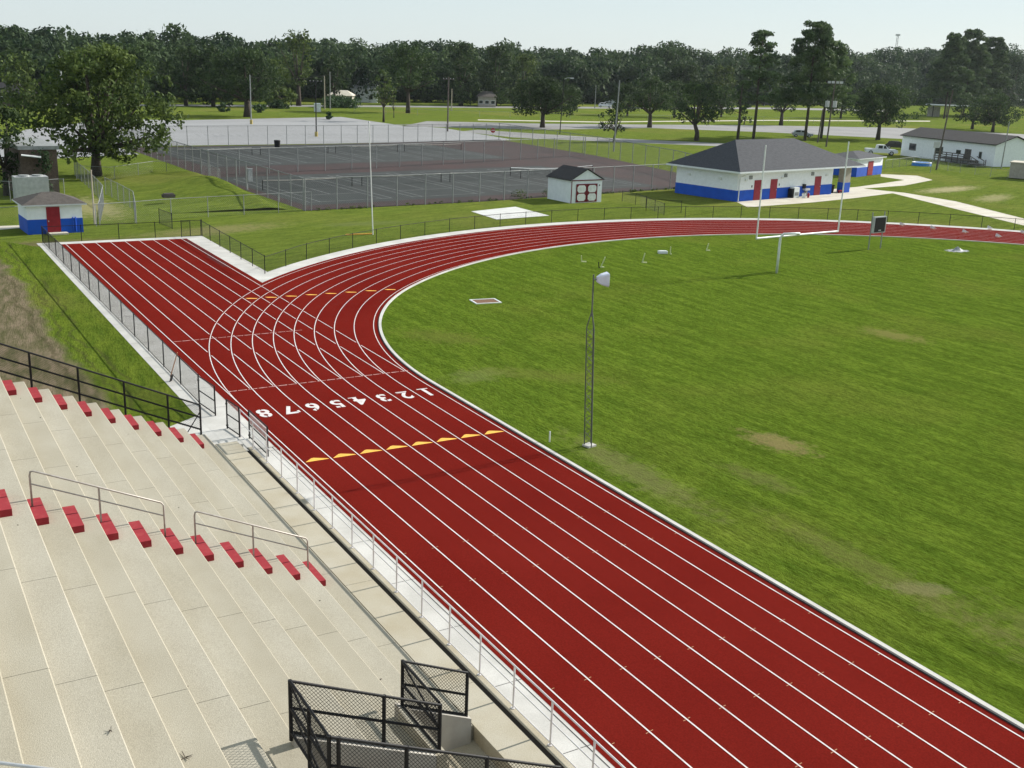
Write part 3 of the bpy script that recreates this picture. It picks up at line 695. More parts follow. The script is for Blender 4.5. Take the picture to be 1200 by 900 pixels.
# ------------------------------------------------------------------ buildings
def frame(o, ang):
    ca, sa = math.cos(ang), math.sin(ang)
    return lambda x, y, z=0.0: (o[0]+ca*x-sa*y, o[1]+sa*x+ca*y, z)
def obox(mb, T, x0, x1, y0, y1, z0, z1):
    mb.hull([T(x0,y0,z0),T(x1,y0,z0),T(x1,y1,z0),T(x0,y1,z0)], [T(x0,y0,z1),T(x1,y0,z1),T(x1,y1,z1),T(x0,y1,z1)])
def hip(mb, T, x0, x1, y0, y1, z0, z1, r0, r1, th=.12):
    ym = (y0+y1)/2
    a = [T(x0,y0,z0), T(x1,y0,z0), T(x1,y1,z0), T(x0,y1,z0)]; t0, t1 = T(r0,ym,z1), T(r1,ym,z1)
    mb.quad(a[0], a[1], t1, t0); mb.quad(a[2], a[3], t0, t1); mb.quad(a[3], a[0], t0); mb.quad(a[1], a[2], t1)
    mb.quad(*a[::-1])
# concession building
ang = .172; O = Vector((72.9, 94.57, 0)); T = frame(O, ang)
b = thing('concession_building', O, 'large white and blue painted block building with grey hip roof and crimson doors', 'building')
LX, LY, ZH = 18.6, 9.2, 3.25
mb = MB(); obox(mb, T, 0, LX, 0, LY, 1.25, ZH); mb.build('upper_wall', 'wall_bright', b)
mb = MB(); obox(mb, T, -.02, LX+.02, -.02, LY+.02, 0, 1.25); mb.build('lower_wall', 'wall_blue', b)
mb = MB(); hip(mb, T, -.9, 24.2, -.9, LY+.9, ZH+.2, ZH+3.25, 4.7, 16.2); mb.build('roof', 'roof', b)
mb = MB(); obox(mb, T, -.92, 24.22, -.92, LY+.92, ZH, ZH+.19); mb.build('fascia', 'wall_white', b)
mb = MB(); obox(mb, T, 21.7, 22.9, .2, 1.2, 1.25, ZH); mb.build('pillar', 'beige', b)
mb = MB(); obox(mb, T, 21.68, 22.92, .18, 1.22, 0, 1.25); mb.build('pillar_base', 'wall_blue', b)
mb = MB(); obox(mb, T, 21.7, 22.9, LY-1.2, LY-.2, 0, ZH); mb.build('pillar', 'beige', b)
for x0 in (3.05, 6.1, 14.9):
    mb = MB(); obox(mb, T, x0, x0+1.25, -.06, 0.02, .02, 2.3); d_ = mb.build('door', 'door_pink', b)
    mb = MB(); obox(mb, T, x0+1.08, x0+1.14, -.11, -.061, 1.0, 1.12); mb.build('handle', 'galv', d_)
for x0 in (2.0, 8.6, 14.0): mb = MB(); obox(mb, T, x0, x0+.5, -.1, 0, 2.45, 2.85); mb.build('wall_vent', 'galv_dull', b)
for x0 in (1.2, 8.0, 17.0): mb = MB(); obox(mb, T, x0, x0+.4, -.16, 0, 2.3, 2.5); mb.build('wall_lamp', 'white_metal', b)
for y0 in (2.3, 7.0): mb = MB(); obox(mb, T, -.16, 0, y0, y0+.4, 2.3, 2.55); mb.build('wall_lamp', 'white_metal', b)
for x0 in (2.55, 7.7): mb = MB(); obox(mb, T, x0, x0+.12, -.05, -.005, 1.5, 1.75); mb.build('wall_sign', 'black', b)
mb = MB(); mb.path([T(.9,-.85,ZH), T(.5,-.3,ZH-.35), T(.25,-.1,ZH-.5), T(.22,-.1,.1)], .06, 6); mb.build('downpipe', 'white_metal', b)
mb = MB(); obox(mb, T, 8.0, 17.5, -1.6, -.03, 0, .03); mb.build('pavement_slab', 'path', b)
q = thing('ice_machine', T(9.9,-.6,0), 'white box machine with dark side by the wall between the crimson doors', 'ice machine')
mb = MB(); obox(mb, T, 9.9, 10.9, -.75, -.08, .05, 1.25); mb.build('body', 'white_metal', q)
mb = MB(); obox(mb, T, 9.55, 9.88, -.7, -.1, .05, 1.1); mb.build('side_unit', 'black', q); mb = MB(); obox(mb, T, 10.05, 10.75, -.78, -.752, .3, .7); mb.build('front_panel', 'galv_dull', q)
q = thing('drinking_fountain', T(12.6,-.4,0), 'grey drinking fountain on the blue wall left of the third crimson door', 'fountain')
mb = MB(); obox(mb, T, 12.5, 13.4, -.5, -.05, .75, 1.0); mb.build('basin', 'galv', q); mb = MB(); obox(mb, T, 12.4, 12.7, -.35, -.03, 1.0, 1.5); mb.build('panel', 'black', q); mb = MB(); obox(mb, T, 12.9, 13.2, -.3, -.05, .05, .75); mb.build('pedestal', 'galv_dull', q)
q = thing('fire_hydrant', T(12.0,-1.3,0), 'small red hydrant on the slab in front of the building', 'hydrant')
c_ = T(12.0,-1.3); mb = MB(); mb.path([(c_[0],c_[1],0),(c_[0],c_[1],.5),(c_[0],c_[1],.62)], [.13,.12,.04], 8); mb.tube((c_[0]-.2,c_[1],.38),(c_[0]+.2,c_[1],.38),.06); mb.build('body', 'door_red', q)
q = thing('drinks_cooler', T(11.5,-1.0,0), 'white round cooler with dark lid beside the red hydrant', 'cooler')
c_ = T(11.5,-1.0); mb = MB(); mb.tube((c_[0],c_[1],0),(c_[0],c_[1],.5),.2,.24,12); mb.build('body', 'white_metal', q); mb = MB(); mb.tube((c_[0],c_[1],.501),(c_[0],c_[1],.56),.25,.22,12); mb.build('lid', 'galv_dull', q)
q = thing('rubbish_bin', T(19.9,.9,0), 'black rubbish bin under the open end of the hip roof', 'bin')
c_ = T(19.9,.9); mb = MB(); mb.tube((c_[0],c_[1],0),(c_[0],c_[1],.95),.32,.42,14); mb.build('body', 'black', q); mb = MB(); mb.tube((c_[0],c_[1],.951),(c_[0],c_[1],1.0),.44,.44,14); mb.build('rim', 'dark_gap', q)
q = thing('bench', T(21.0,.3,0), 'low red bench beam beside the pillar of the open bay', 'bench')
mb = MB(); obox(mb, T, 20.6, 21.6, .1, .45, .25, .35); mb.build('seat', 'door_red', q); mb = MB(); obox(mb, T, 20.7, 20.8, .15, .4, 0, .25); mb.build('leg', 'door_red', q); mb = MB(); obox(mb, T, 21.4, 21.5, .15, .4, 0, .25); mb.build('leg', 'door_red', q)
# small blue hut
def hut(O, ang, lx, ly, zh, door, label, roofm='roof_brown', steps=False, rise=.75, over=.35):
    T = frame(O, ang); b = thing('utility_hut', O, label, 'hut')
    mb = MB(); obox(mb, T, 0, lx, 0, ly, zh*.52, zh); mb.build('upper_wall', 'wall_bright', b)
    mb = MB(); obox(mb, T, -.015, lx+.015, -.015, ly+.015, 0, zh*.52); mb.build('lower_wall', 'wall_blue', b)
    mb = MB(); hip(mb, T, -over, lx+over, -over, ly+over, zh+.1, zh+.1+rise, lx*.38, lx*.62); mb.build('roof', roofm, b)
    mb = MB(); obox(mb, T, -over+.01, lx+over-.01, -over+.01, ly+over-.01, zh, zh+.098); mb.build('fascia', 'wall_white', b)
    mb = MB(); obox(mb, T, door[0], door[1], -.06, -.016, .05, min(2.1, zh-.05)); d_ = mb.build('door', 'door_red', b)
    mb = MB(); obox(mb, T, door[0]+.08, door[0]+.15, -.1, -.061, .95, 1.05); mb.build('handle', 'galv', d_)
    if steps: mb = MB(); obox(mb, T, door[0]-.1, door[1]+.4, -.8, -.07, 0, .12); mb.build('doorstep', 'path', b)
    return T, b
T2, hb = hut(Vector((-1.87, 92.2, 0)), .05, 4.1, 3.6, 2.22, (1.42, 2.42), 'small white over blue hut with dark red door beyond the sprint chute', steps=True)
mb = MB(); mb.tube(T2(3.35,-.06,.1), T2(3.35,-.06,1.25), .05); mb.tube(T2(3.55,-.06,.1), T2(3.55,-.06,1.25), .05); mb.build('conduit', 'wall_blue', hb)
p0 = G(1003,207.5); p1 = G(1032.5,204); hut(p0, math.atan2(p1.y-p0.y, p1.x-p0.x), (p1-p0).length, 5.0, 2.55, ((p1-p0).length*.42, (p1-p0).length*.62), 'small white over blue hut with red door behind the concession building', 'roof', False, .8, .4)
# playhouse shed with red trimmed double doors
O = G(668.7, 238.3); p1 = G(704, 236.8); ang = .06; T = frame(O, ang); b = thing('storage_shed', O, 'small white gabled shed with dark red framed double doors', 'shed')
lx, ly, zh, zr = 4.15, 4.3, 2.45, 3.55
mb = MB(); obox(mb, T, 0, lx, 0, ly, 0, zh); mb.hull([T(0,.001,zh+.001), T(lx,.001,zh+.001), T(lx/2,.001,zr-.05)], [T(0,ly-.001,zh+.001), T(lx,ly-.001,zh+.001), T(lx/2,ly-.001,zr-.05)]); mb.build('wall', 'siding', b)
mb = MB()
for s_ in (0, 1):
    xa, xb = (-.22, lx/2) if s_ == 0 else (lx+.22, lx/2)
    za = zh-.07
    mb.hull([T(xa,-.12,za), T(xb,-.12,zr), T(xb,ly+.12,zr), T(xa,ly+.12,za)], [T(xa,-.12,za+.09), T(xb,-.12,zr+.09), T(xb,ly+.12,zr+.09), T(xa,ly+.12,za+.09)])
mb.build('roof', 'roof_dark', b)
mb = MB()
obox(mb, T, .05, lx-.05, -.05, -.003, zh-.1, zh)
for xx in (0,): obox(mb, T, -.03, .06, -.05, -.003, 0, zh-.11)
mb.build('trim', 'trim_red', b)
for s_ in (0, 1):
    x0 = .62+s_*1.44; x1 = x0+1.42
    mb = MB(); obox(mb, T, x0, x1, -.075, -.051, .08, 2.02); d_ = mb.build('door', 'trim_red', b)
    for z0, z1 in ((.2, .98), (1.1, 1.88)):
        mb = MB(); c0, c1 = x0+.15, x1-.15; r_ = .2
        oct_ = [(c0+r_,z0),(c1-r_,z0),(c1,z0+r_),(c1,z1-r_),(c1-r_,z1),(c0+r_,z1),(c0,z1-r_),(c0,z0+r_)]
        mb.hull([T(x_,-.085,z_) for x_, z_ in oct_], [T(x_,-.0755,z_) for x_, z_ in oct_]); mb.build('panel', 'white_metal', d_)
mb = MB(); mb.tube(T(lx-.35,-.02,1.75), T(lx-.35,-.02,1.9), .05); mb.build('lamp', 'black', b)
# mobile home
O = G(1055,182); p1 = G(1163.5,195.5); ang = math.atan2(p1.y-O.y, p1.x-O.x); T = frame(O, ang); lx = (p1-O).length; ly = 9.0
b = thing('mobile_home', O, 'long white mobile home with dark shingle roof at the right', 'house')
zh = zat(O, 158.5)
mb = MB(); obox(mb, T, 0, lx, 0, ly, .0, zh)
mb.hull([T(.001,0,zh+.001), T(.001,ly,zh+.001), T(.001,ly/2,zh+1.35)], [T(lx-.001,0,zh+.001), T(lx-.001,ly,zh+.001), T(lx-.001,ly/2,zh+1.35)]); mb.build('wall', 'wall_bright', b)
mb = MB()
for ya_, yb_ in ((-.4, ly/2), (ly+.4, ly/2)):
    mb.hull([T(-.35,ya_,zh-.08), T(lx+.35,ya_,zh-.08), T(lx+.35,yb_,zh+1.4), T(-.35,yb_,zh+1.4)], [T(-.35,ya_,zh+.05), T(lx+.35,ya_,zh+.05), T(lx+.35,yb_,zh+1.53), T(-.35,yb_,zh+1.53)])
mb.build('roof', 'roof_dark', b)
for x0, x1, z0, z1, nm in ((.09,.17,1.15,2.45,'window'), (.38,.47,1.15,2.4,'window'), (.61,.66,1.5,2.2,'window'), (.70,.765,.75,2.5,'door'), (.845,.875,1.1,2.3,'window')):
    mb = MB(); obox(mb, T, lx*x0, lx*x1, -.04, -.002, z0, z1); f_ = mb.build(nm, 'galv_dull' if nm == 'window' else 'wood', b)
    if nm == 'window': mb = MB(); obox(mb, T, lx*x0+.08, lx*x1-.08, -.055, -.041, z0+.08, z1-.08); mb.build('pane', 'glass', f_)
dk = thing('wooden_deck', T(lx*.55,-2.5,0), 'dark weathered wooden deck and steps in front of the mobile home', 'deck')
mb = MB(); obox(mb, T, lx*.5, lx*.86, -2.6, -.1, .6, .72); mb.build('platform', 'wood', dk)
for x_ in np.linspace(.5, .86, 7):
    mb = MB(); obox(mb, T, lx*x_, lx*x_+.12, -2.6, -2.48, 0, 1.75); mb.build('post', 'wood', dk)
for z_ in (.95, 1.3, 1.65): mb = MB(); obox(mb, T, lx*.5, lx*.86, -2.66, -2.61, z_, z_+.14); mb.build('rail', 'wood', dk)
for k_ in range(5): mb = MB(); obox(mb, T, lx*.87+.32*k_, lx*.87+.32*(k_+1), -2.5, -1.0, .52-.12*k_, .60-.12*k_); mb.build('step', 'wood', dk)
for s_ in (-2.5, -1.0):
    mb = MB(); mb.beam(T(lx*.87,s_,1.5), T(lx*.87+1.7,s_,.9), .08, .12); mb.beam(T(lx*.87+1.7,s_,.9), T(lx*.87+1.7,s_,0), .1, .1); mb.build('handrail', 'wood', dk)
mb = MB(); obox(mb, T, lx*.9, lx*1.05, -5.5, -3.0, .45, .55); mb.build('ramp', 'wood', dk)
for x_, y_ in ((.9,-5.5),(.97,-5.5),(1.045,-5.5),(.9,-3.1),(1.045,-3.1)): mb = MB(); obox(mb, T, lx*x_, lx*x_+.1, y_, y_+.1, 0, 1.3); mb.build('post', 'wood', dk)
mb = MB(); obox(mb, T, lx*.9, lx*1.05, -5.52, -5.46, 1.0, 1.12); mb.build('rail', 'wood', dk)
p = G(1080,194); q = thing('paddling_pool', p, 'blue and white paddling pool on the grass before the mobile home', 'pool')
mb = MB(); n_ = 20
mb.hull([(p.x+1.9*math.cos(2*math.pi*i/n_), p.y+1.5*math.sin(2*math.pi*i/n_), 0) for i in range(n_)], [(p.x+1.8*math.cos(2*math.pi*i/n_), p.y+1.4*math.sin(2*math.pi*i/n_), .5) for i in range(n_)]); mb.build('wall', 'pool', q)
mb = MB(); mb.path([(p.x+1.82*math.cos(2*math.pi*i/n_), p.y+1.42*math.sin(2*math.pi*i/n_), .52) for i in range(n_+1)], .06, 6); mb.build('rim', 'white_metal', q)
# beige cargo trailer bottom right
p = G(1181.5,209); T = frame(p, math.atan2(-6, 3)+.0); 
T = frame(p, R(-62)); q = thing('storage_container', p, 'beige metal storage building with pale flat roof at the right edge', 'shed')
mb = MB(); obox(mb, T, 0, 7, 0, 4, .1, 2.35); mb.build('wall', 'beige', q); mb = MB(); obox(mb, T, -.1, 7.1, -.1, 4.1, 2.351, 2.5); mb.build('roof', 'path', q)
mb = MB(); obox(mb, T, 2.5, 3.6, -.03, -.002, .9, 1.6); mb.build('window', 'glass', q)
# brown hut behind left shed
p = G(36,232); T = frame(p, .05); q = thing('brick_outbuilding', p, 'brown brick outbuilding with flat roof half hidden at the left edge', 'building')
hq = zat(p, 171)
mb = MB(); obox(mb, T, -.6, 2.7, 0, 9, 0, hq*.93); mb.build('wall', 'brick', q); mb = MB(); obox(mb, T, -.8, 2.9, -.25, 9.2, hq*.93+.001, hq); mb.build('roof', 'galv_dull', q)
mb = MB(); mb.beam(T(-.6,-.5,hq*.84), T(1.1,-.8,hq*.80), 1.2, .08); mb.build('awning', 'white_metal', q)
p = G(20,240); T = frame(p, .04); q = thing('ac_unit', p, 'large pale metal air conditioning box behind the left hut', 'ac unit')
mb = MB(); obox(mb, T, 0, 2.9, 0, 1.6, .3, 2.5); mb.build('cabinet', 'galv', q); mb = MB(); obox(mb, T, .05, 2.85, .05, 1.55, 0, .299); mb.build('plinth', 'wall_grey', q)
mb = MB(); mb.tube(T(.9,.8,2.501), T(.9,.8,2.62), .5, .48, 16); mb.tube(T(2.1,.8,2.501), T(2.1,.8,2.62), .5, .48, 16); mb.build('fan_cowl', 'galv_dull', q)
# far houses
def house(px0, px1, pyb, pyt, ly, label, wall='wall_white', roof='roof_dark', rise=1.8, wins=2, garage=False):
    a = G(px0, pyb); b_ = G(px1, pyb+.2); ang = math.atan2(b_.y-a.y, b_.x-a.x); ang = YAW*-1+.0
    lx = (px1-px0)/pxm(a); T = frame(a, -YAW+.05); zh = max(2.4, zat(a, pyt))
    q = thing('house', a, label, 'house', 'houses beyond the park')
    mb = MB(); obox(mb, T, 0, lx, 0, ly, 0, zh); mb.build('wall', wall, q)
    mb = MB(); hip(mb, T, -.5, lx+.5, -.5, ly+.5, zh+.001, zh+rise, lx*.25, lx*.75); mb.build('roof', roof, q)
    for k_ in range(wins):
        x0 = lx*(k_+.5)/wins-.7; mb = MB(); obox(mb, T, x0, x0+1.4, -.04, -.002, .9, 2.1); f_ = mb.build('window', 'white_metal', q); mb = MB(); obox(mb, T, x0+.1, x0+1.3, -.055, -.041, 1.0, 2.0); mb.build('pane', 'glass', f_)
    if garage: mb = MB(); obox(mb, T, lx*.7, lx*.95, -.05, -.003, 0, 2.3); mb.build('garage_door', 'white_metal', q)
house(385, 412, 121, 112, 9, 'low house with pale roof behind the hedge left of the white barn', 'beige', 'path', 1.5, 3)
house(412, 442, 119.5, 104, 12, 'white barn with bright metal roof in front of the woods', 'white_metal', 'galv', 3.2, 2, True)
house(560, 581, 125, 113, 8, 'small cream house among the trees in the middle distance', 'beige', 'roof_brown', 1.6, 3)
house(-18, 22, 123, 109, 10, 'brown house with dark roof at the far left edge', 'brick', 'roof_dark', 2.4, 3)
house(930, 975, 121, 114, 10, 'low dark roofed house seen between the tall pines', 'wall_grey', 'roof_dark', 1.8, 3)
house(676, 700, 119, 112, 9, 'low grey house behind the park with a car beside it', 'wall_grey', 'roof_brown', 1.6, 2)
p = G(1091,137); T = frame(p, -YAW+.1); q = thing('picnic_shelter', p, 'long open shelter with thin white flat roof behind the mobile home', 'shelter')
zt = zat(p, 123.5); mb = MB(); obox(mb, T, 0, 18, 0, 6, zt, zt+.35); mb.build('roof', 'white_metal', q)
for x_ in (.5, 6, 11.8, 17.3): mb = MB(); obox(mb, T, x_, x_+.3, .3, .6, 0, zt-.001); mb.build('post', 'wood', q)
mb = MB(); obox(mb, T, .9, 5.9, 5.4, 5.6, 0, zt-.5); mb.build('back_wall', 'wall_grey', q)
p = G(1160,124); T = frame(p, -YAW+.1); q = thing('covered_walkway', p, 'long thin white canopy roof at the far right edge', 'shelter')
zt = zat(p, 116); mb = MB(); obox(mb, T, 0, 30, 0, 5, zt, zt+.5); mb.build('roof', 'white_metal', q)
for x_ in range(0, 30, 6): mb = MB(); obox(mb, T, x_+.2, x_+.5, .3, .6, 0, zt-.001); mb.build('post', 'white_metal', q)

# ------------------------------------------------------------------ vehicles
def vehicle(p, ang, label, kind, paint, group):
    t = thing({'pickup':'pickup_truck'}.get(kind, 'parked_car'), p, label, {'pickup':'pickup truck'}.get(kind, 'car'), group)
    T = frame(p, ang)
    L_, Wd = (5.9, 2.0) if kind == 'pickup' else (4.7, 1.85)
    if kind == 'pickup': prof = [(0,.55),(0,1.05),(.1,1.12),(1.9,1.12),(1.95,1.05),(4.2,1.12),(5.6,1.08),(5.85,.95),(5.9,.5),(5.3,.42),(.5,.42)]; cab = [(1.95,1.1),(2.05,1.78),(2.5,1.9),(3.5,1.88),(4.35,1.12)]
    else: prof = [(0,.5),(0.05,.95),(.5,1.0),(3.4,.98),(4.5,.85),(4.7,.6),(4.65,.35),(.1,.35)]; cab = [(.25,.98),(.6,1.5),(1.2,1.62),(2.5,1.58),(3.5,.98)]
    mb = MB(); hw = Wd/2
    mb.hull([T(x, -hw, z) for x, z in prof], [T(x, hw, z) for x, z in prof]); mb.build('body', paint, t)
    mb = MB(); hc = hw*.86
    mb.hull([T(x, -hc, z) for x, z in cab], [T(x, hc, z) for x, z in cab]); cb_ = mb.build('cab', paint, t)
    zl, zh_ = min(z for _, z in cab), max(z for _, z in cab)
    for sy in (-1, 1):
        for (xa, xb) in ((.12, .47), (.52, .80)):
            X0, X1 = cab[0][0], cab[-1][0]; d = X1-X0
            xa_, xb_ = X0+d*xa+.05, X0+d*xb
            mb = MB(); y0 = sy*(hc+.004); y1 = sy*(hc+.02)
            zt_ = zh_-.14
            pl = [(xa_, zl+.12), (xb_, zl+.12), (xb_-(.28 if xb > .7 else 0), zt_), (xa_+.05, zt_)]
            mb.hull([T(x, y0, z) for x, z in pl], [T(x, y1, z) for x, z in pl]); mb.build('side_window', 'glass', t)
    x2, z2_ = cab[-1]; x1_, z1_ = cab[-2]
    mb = MB(); mb.hull([T(x2-.08, -hc*.9, z2_+.1), T(x2-.08, hc*.9, z2_+.1), T(x1_+.06, hc*.85, z1_-.06), T(x1_+.06, -hc*.85, z1_-.06)], [T(x2+.0, -hc*.9, z2_+.13), T(x2+.0, hc*.9, z2_+.13), T(x1_+.13, hc*.85, z1_-.03), T(x1_+.13, -hc*.85, z1_-.03)]); mb.build('windscreen', 'glass', t)
    wr = .40 if kind == 'pickup' else .33
    for x in (L_*.17, L_*.81):
        for sy in (-1, 1):
            mb = MB(); a = Vector(T(x, sy*(hw-.22), wr)); b_ = Vector(T(x, sy*(hw+.02), wr)); mb.tube(a, b_, wr, n=16); w_ = mb.build('wheel', 'tyre', t)
            mb = MB(); c2 = Vector(T(x, sy*(hw+.035), wr)); mb.tube(b_, c2, wr*.6, n=12); mb.build('rim', 'galv', w_)
    for sy in (-1, 1):
        mb = MB(); obox(mb, T, L_-.06, L_+.02, sy*hw*.75-.18, sy*hw*.75+.18, prof[-3][1]+.12, prof[-3][1]+.32); mb.build('headlight', 'galv', t)
        mb = MB(); obox(mb, T, -.03, .02, sy*hw*.85-.1, sy*hw*.85+.1, .7, .95); mb.build('tail_light', 'lens_red', t)
    return t
a = G(1019,181); vehicle(a+Vector((-.3,1.0,0)), math.atan2(-3.9, 4.4), 'white crew cab pickup truck parked beside the mobile home', 'pickup', 'car_white', 'vehicles parked near the buildings')
a = G(1037,174); vehicle(a, math.atan2(-3.6, 3.0), 'black car parked just behind the white pickup truck', 'car', 'car_black', 'vehicles parked near the buildings')
a = G(928,160); vehicle(a, -.65, 'silver car parked behind the hip roof of the concession building', 'car', 'car_silver', 'vehicles parked near the buildings')
for i, (x_, y_, pt_, lb) in enumerate([(701,125.5,'car_white','white car parked beyond the park, leftmost of three'), (707,124,'car_silver','silver car parked beyond the park in the middle of three'), (712,122,'car_white','white car parked beyond the park, farthest of three'), (893,124,'car_black','dark car on the far road left of the tall pines')]):
    vehicle(G(x_,y_), -.5, lb, 'car', pt_, 'cars beyond the park')

# ------------------------------------------------------------------ poles
def pole(px, pb, pt, label, m='pole_wood', r=.14, arm=False, ptx=None, name='utility_pole', cat='utility pole', group='poles beyond the track', base=None, lamp=False, boxes=False, z0=0):
    p = G(px, pb); h = zat(p, pt); t = thing(name, p, label, cat, group)
    dx = 0 if ptx is None else (ptx)/pxm(p)
    top = Vector((p.x+dx*math.cos(YAW), p.y-dx*math.sin(YAW), h))
    mb = MB(); mb.tube(p-Vector((0,0,.1)), top, r, r*.7, 10); mb.build('shaft', m, t)
    d = Vector((math.cos(YAW), -math.sin(YAW), 0))
    if arm:
        mb = MB(); q = top-Vector((0,0,.5)); mb.beam(q-d*1.1, q+d*1.1, .12, .14); ar = mb.build('crossarm', m, t)
        for s_ in (-1, -.4, .4, 1): mb = MB(); mb.tube(q+d*s_+Vector((0,0,.071)), q+d*s_+Vector((0,0,.25)), .05); mb.build('insulator', 'galv', ar)
    if base: mb = MB(); mb.tube(p, p+Vector((0,0,.85)), .28, .28, 12); mb.build('painted_base', 'base_yellow', t)
    if lamp:
        mb = MB(); q = top-Vector((0,0,.15)); mb.path([q, q+d*.6+Vector((0,0,.3)), q+d*1.4+Vector((0,0,.35))], .05, 6); mb.build('bracket', 'galv', t)
        mb = MB(); q2 = q+d*1.4+Vector((0,0,.3)); mb.box((q2.x+.25*d.x, q2.y+.25*d.y, q2.z), (.7,.3,.16), -YAW); mb.build('lamp_head', 'white_metal', t)
    return t, p, top
pole(294.5,145.5,87.5,'grey parking lot pole with yellow base left of centre in the lot','galv_dull',.13,base='yellow_paint')
pole(370.7,160,92.5,'black parking lot pole with short crossbar and yellow base','black',.12,arm=True,base='yellow_paint')
pole(380.5,128,89,'pale pole, left of a pair behind the parking lot','pole_pale',.17)
pole(387,128,84,'grey pole, right of a pair behind the parking lot','galv_dull',.15)
pole(524.5,154,90,'wooden utility pole with crossarm standing beyond the tennis courts','pole_wood',.17,arm=True)
pole(529,130,104,'short pale pole just right of the crossarm pole beyond the courts','pole_pale',.17)
pole(656,157,92,'black street lamp beside the spreading oak in the park','black',.10,name='street_lamp',cat='street lamp',lamp=True,ptx=2)
pole(697,127,100,'grey pole beside the parked white cars','galv_dull',.14)
pole(719,177.5,94,'leaning grey pole standing before the small tree by the courts','galv_dull',.14,ptx=2)
pole(76,140,65,'pale concrete pole rising behind the big oak at the left','galv',.2,ptx=-1)
pole(1097,199,105,'dark leaning wooden utility pole in front of the mobile home','pole_wood',.15,ptx=6,arm=False)
pole(1173,198,142,'grey metal pole at the right end of the mobile home','galv_dull',.10,ptx=1)
pole(1180,122,93,'tall street lamp in front of the woods at the right edge','galv_dull',.14,name='street_lamp',cat='street lamp',lamp=True)
t, p, top = pole(968,172,94,'dark wooden pole carrying floodlights and transformer cans between the pines','pole_wood',.18,ptx=2)
d = Vector((math.cos(YAW), -math.sin(YAW), 0))
for s_ in (-1, 1):
    z_ = zat(p, 122); q = Vector((p.x, p.y, z_))+d*s_*.75; mb = MB(); mb.tube(q-Vector((0,0,.6)), q+Vector((0,0,.6)), .42, n=12); c_ = mb.build('transformer', 'galv', t)
    mb = MB(); mb.tube(q+Vector((0,0,.6)), q+Vector((0,0,.85)), .07); mb.build('bushing', 'galv_dull', c_)
for k_ in (-1.2, -.4, .5, 1.3):
    q = top+d*k_-Vector((0,0,.4)); mb = MB(); mb.box(q, (.5,.35,.45), -YAW+.3); mb.build('floodlight', 'galv', t)
mb = MB(); q = top-Vector((0,0,.75)); mb.beam(q-d*1.6, q+d*1.6, .12, .12); mb.build('crossarm', 'pole_wood', t)
pole(958,167,128,'short dark pole leaning beside the floodlight pole','pole_wood',.16,ptx=2)
# white pole right of the chute
p = G(437,275); t = thing('metal_pole', p, 'tall slender white metal pole standing on the grass behind the bend', 'pole')
h = zat(p, 144); mb = MB(); mb.tube(p, (p.x-.35, p.y, h), .05, .035, 10); mb.build('shaft', 'white_metal', t)
mb = MB(); mb.tube((p.x-.35,p.y,h), (p.x-.35,p.y,h+.12), .09, .05, 10); mb.build('cap', 'galv', t)
mb = MB(); mb.box((p.x-1.1,p.y+.3,.05), (2.4,.12,.08), -.05); mb.build('ground_bar', 'yellow_paint', t)
# sign on leaning post
p = G(1090,202); t = thing('sign', p, 'grey square sign on a leaning post in front of the mobile home', 'sign')
h = zat(p, 167); mb = MB(); mb.tube(p, p+d*.35+Vector((0,0,h)), .05); mb.build('post', 'galv_dull', t); q = p+d*.38+Vector((0,0,h-.35)); mb = MB(); mb.box((q.x,q.y-.06,q.z), (.95,.04,.9), -YAW); mb.build('board', 'galv', t)
p = G(577.5,160); t = thing('stop_sign', p, 'small red octagonal road sign beyond the right end of the parking lot', 'sign')
h = zat(p, 151); mb = MB(); mb.tube(p, p+Vector((0,0,h-.3)), .05); mb.build('post', 'galv', t)
mb = MB(); dn = Vector((math.sin(YAW), math.cos(YAW), 0)); cc_ = p+Vector((0,0,h-.3))-dn*.08
o8 = [(math.cos(R(22.5+45*i))*.48, math.sin(R(22.5+45*i))*.48) for i in range(8)]
mb.hull([cc_+d*x+Vector((0,0,y)) for x, y in o8], [cc_+d*x+Vector((0,0,y))+dn*.03 for x, y in o8]); mb.build('board', 'lens_red', t)
q = text_mesh('STOP', .3, 'white_metal', 'lettering', (0,0,0), -YAW, None, .01, .9, math.pi/2); q.parent = t; q.location = (cc_-dn*.01)-t.location
# radio mast far beyond the woods
p = G(1043,112); t = thing('radio_mast', p, 'tiny lattice radio mast rising above the distant woods', 'mast')
h = zat(p, 41); mb = MB()
for s_ in (-1, 1): mb.tube(p+d*s_*1.0, p+d*s_*.5+Vector((0,0,h)), .22, .16, 5)
for k_ in range(24):
    z0_ = h*k_/24; s_ = 1 if k_ % 2 else -1; mb.tube(p+d*s_*.9+Vector((0,0,z0_)), p-d*s_*.9+Vector((0,0,h*(k_+1)/24)), .1, n=4)
mb.build('lattice', 'galv_dull', t)
mb = MB(); mb.box(p+Vector((0,0,h)), (3.2,1,1.2), -YAW); mb.build('antenna', 'galv', t)
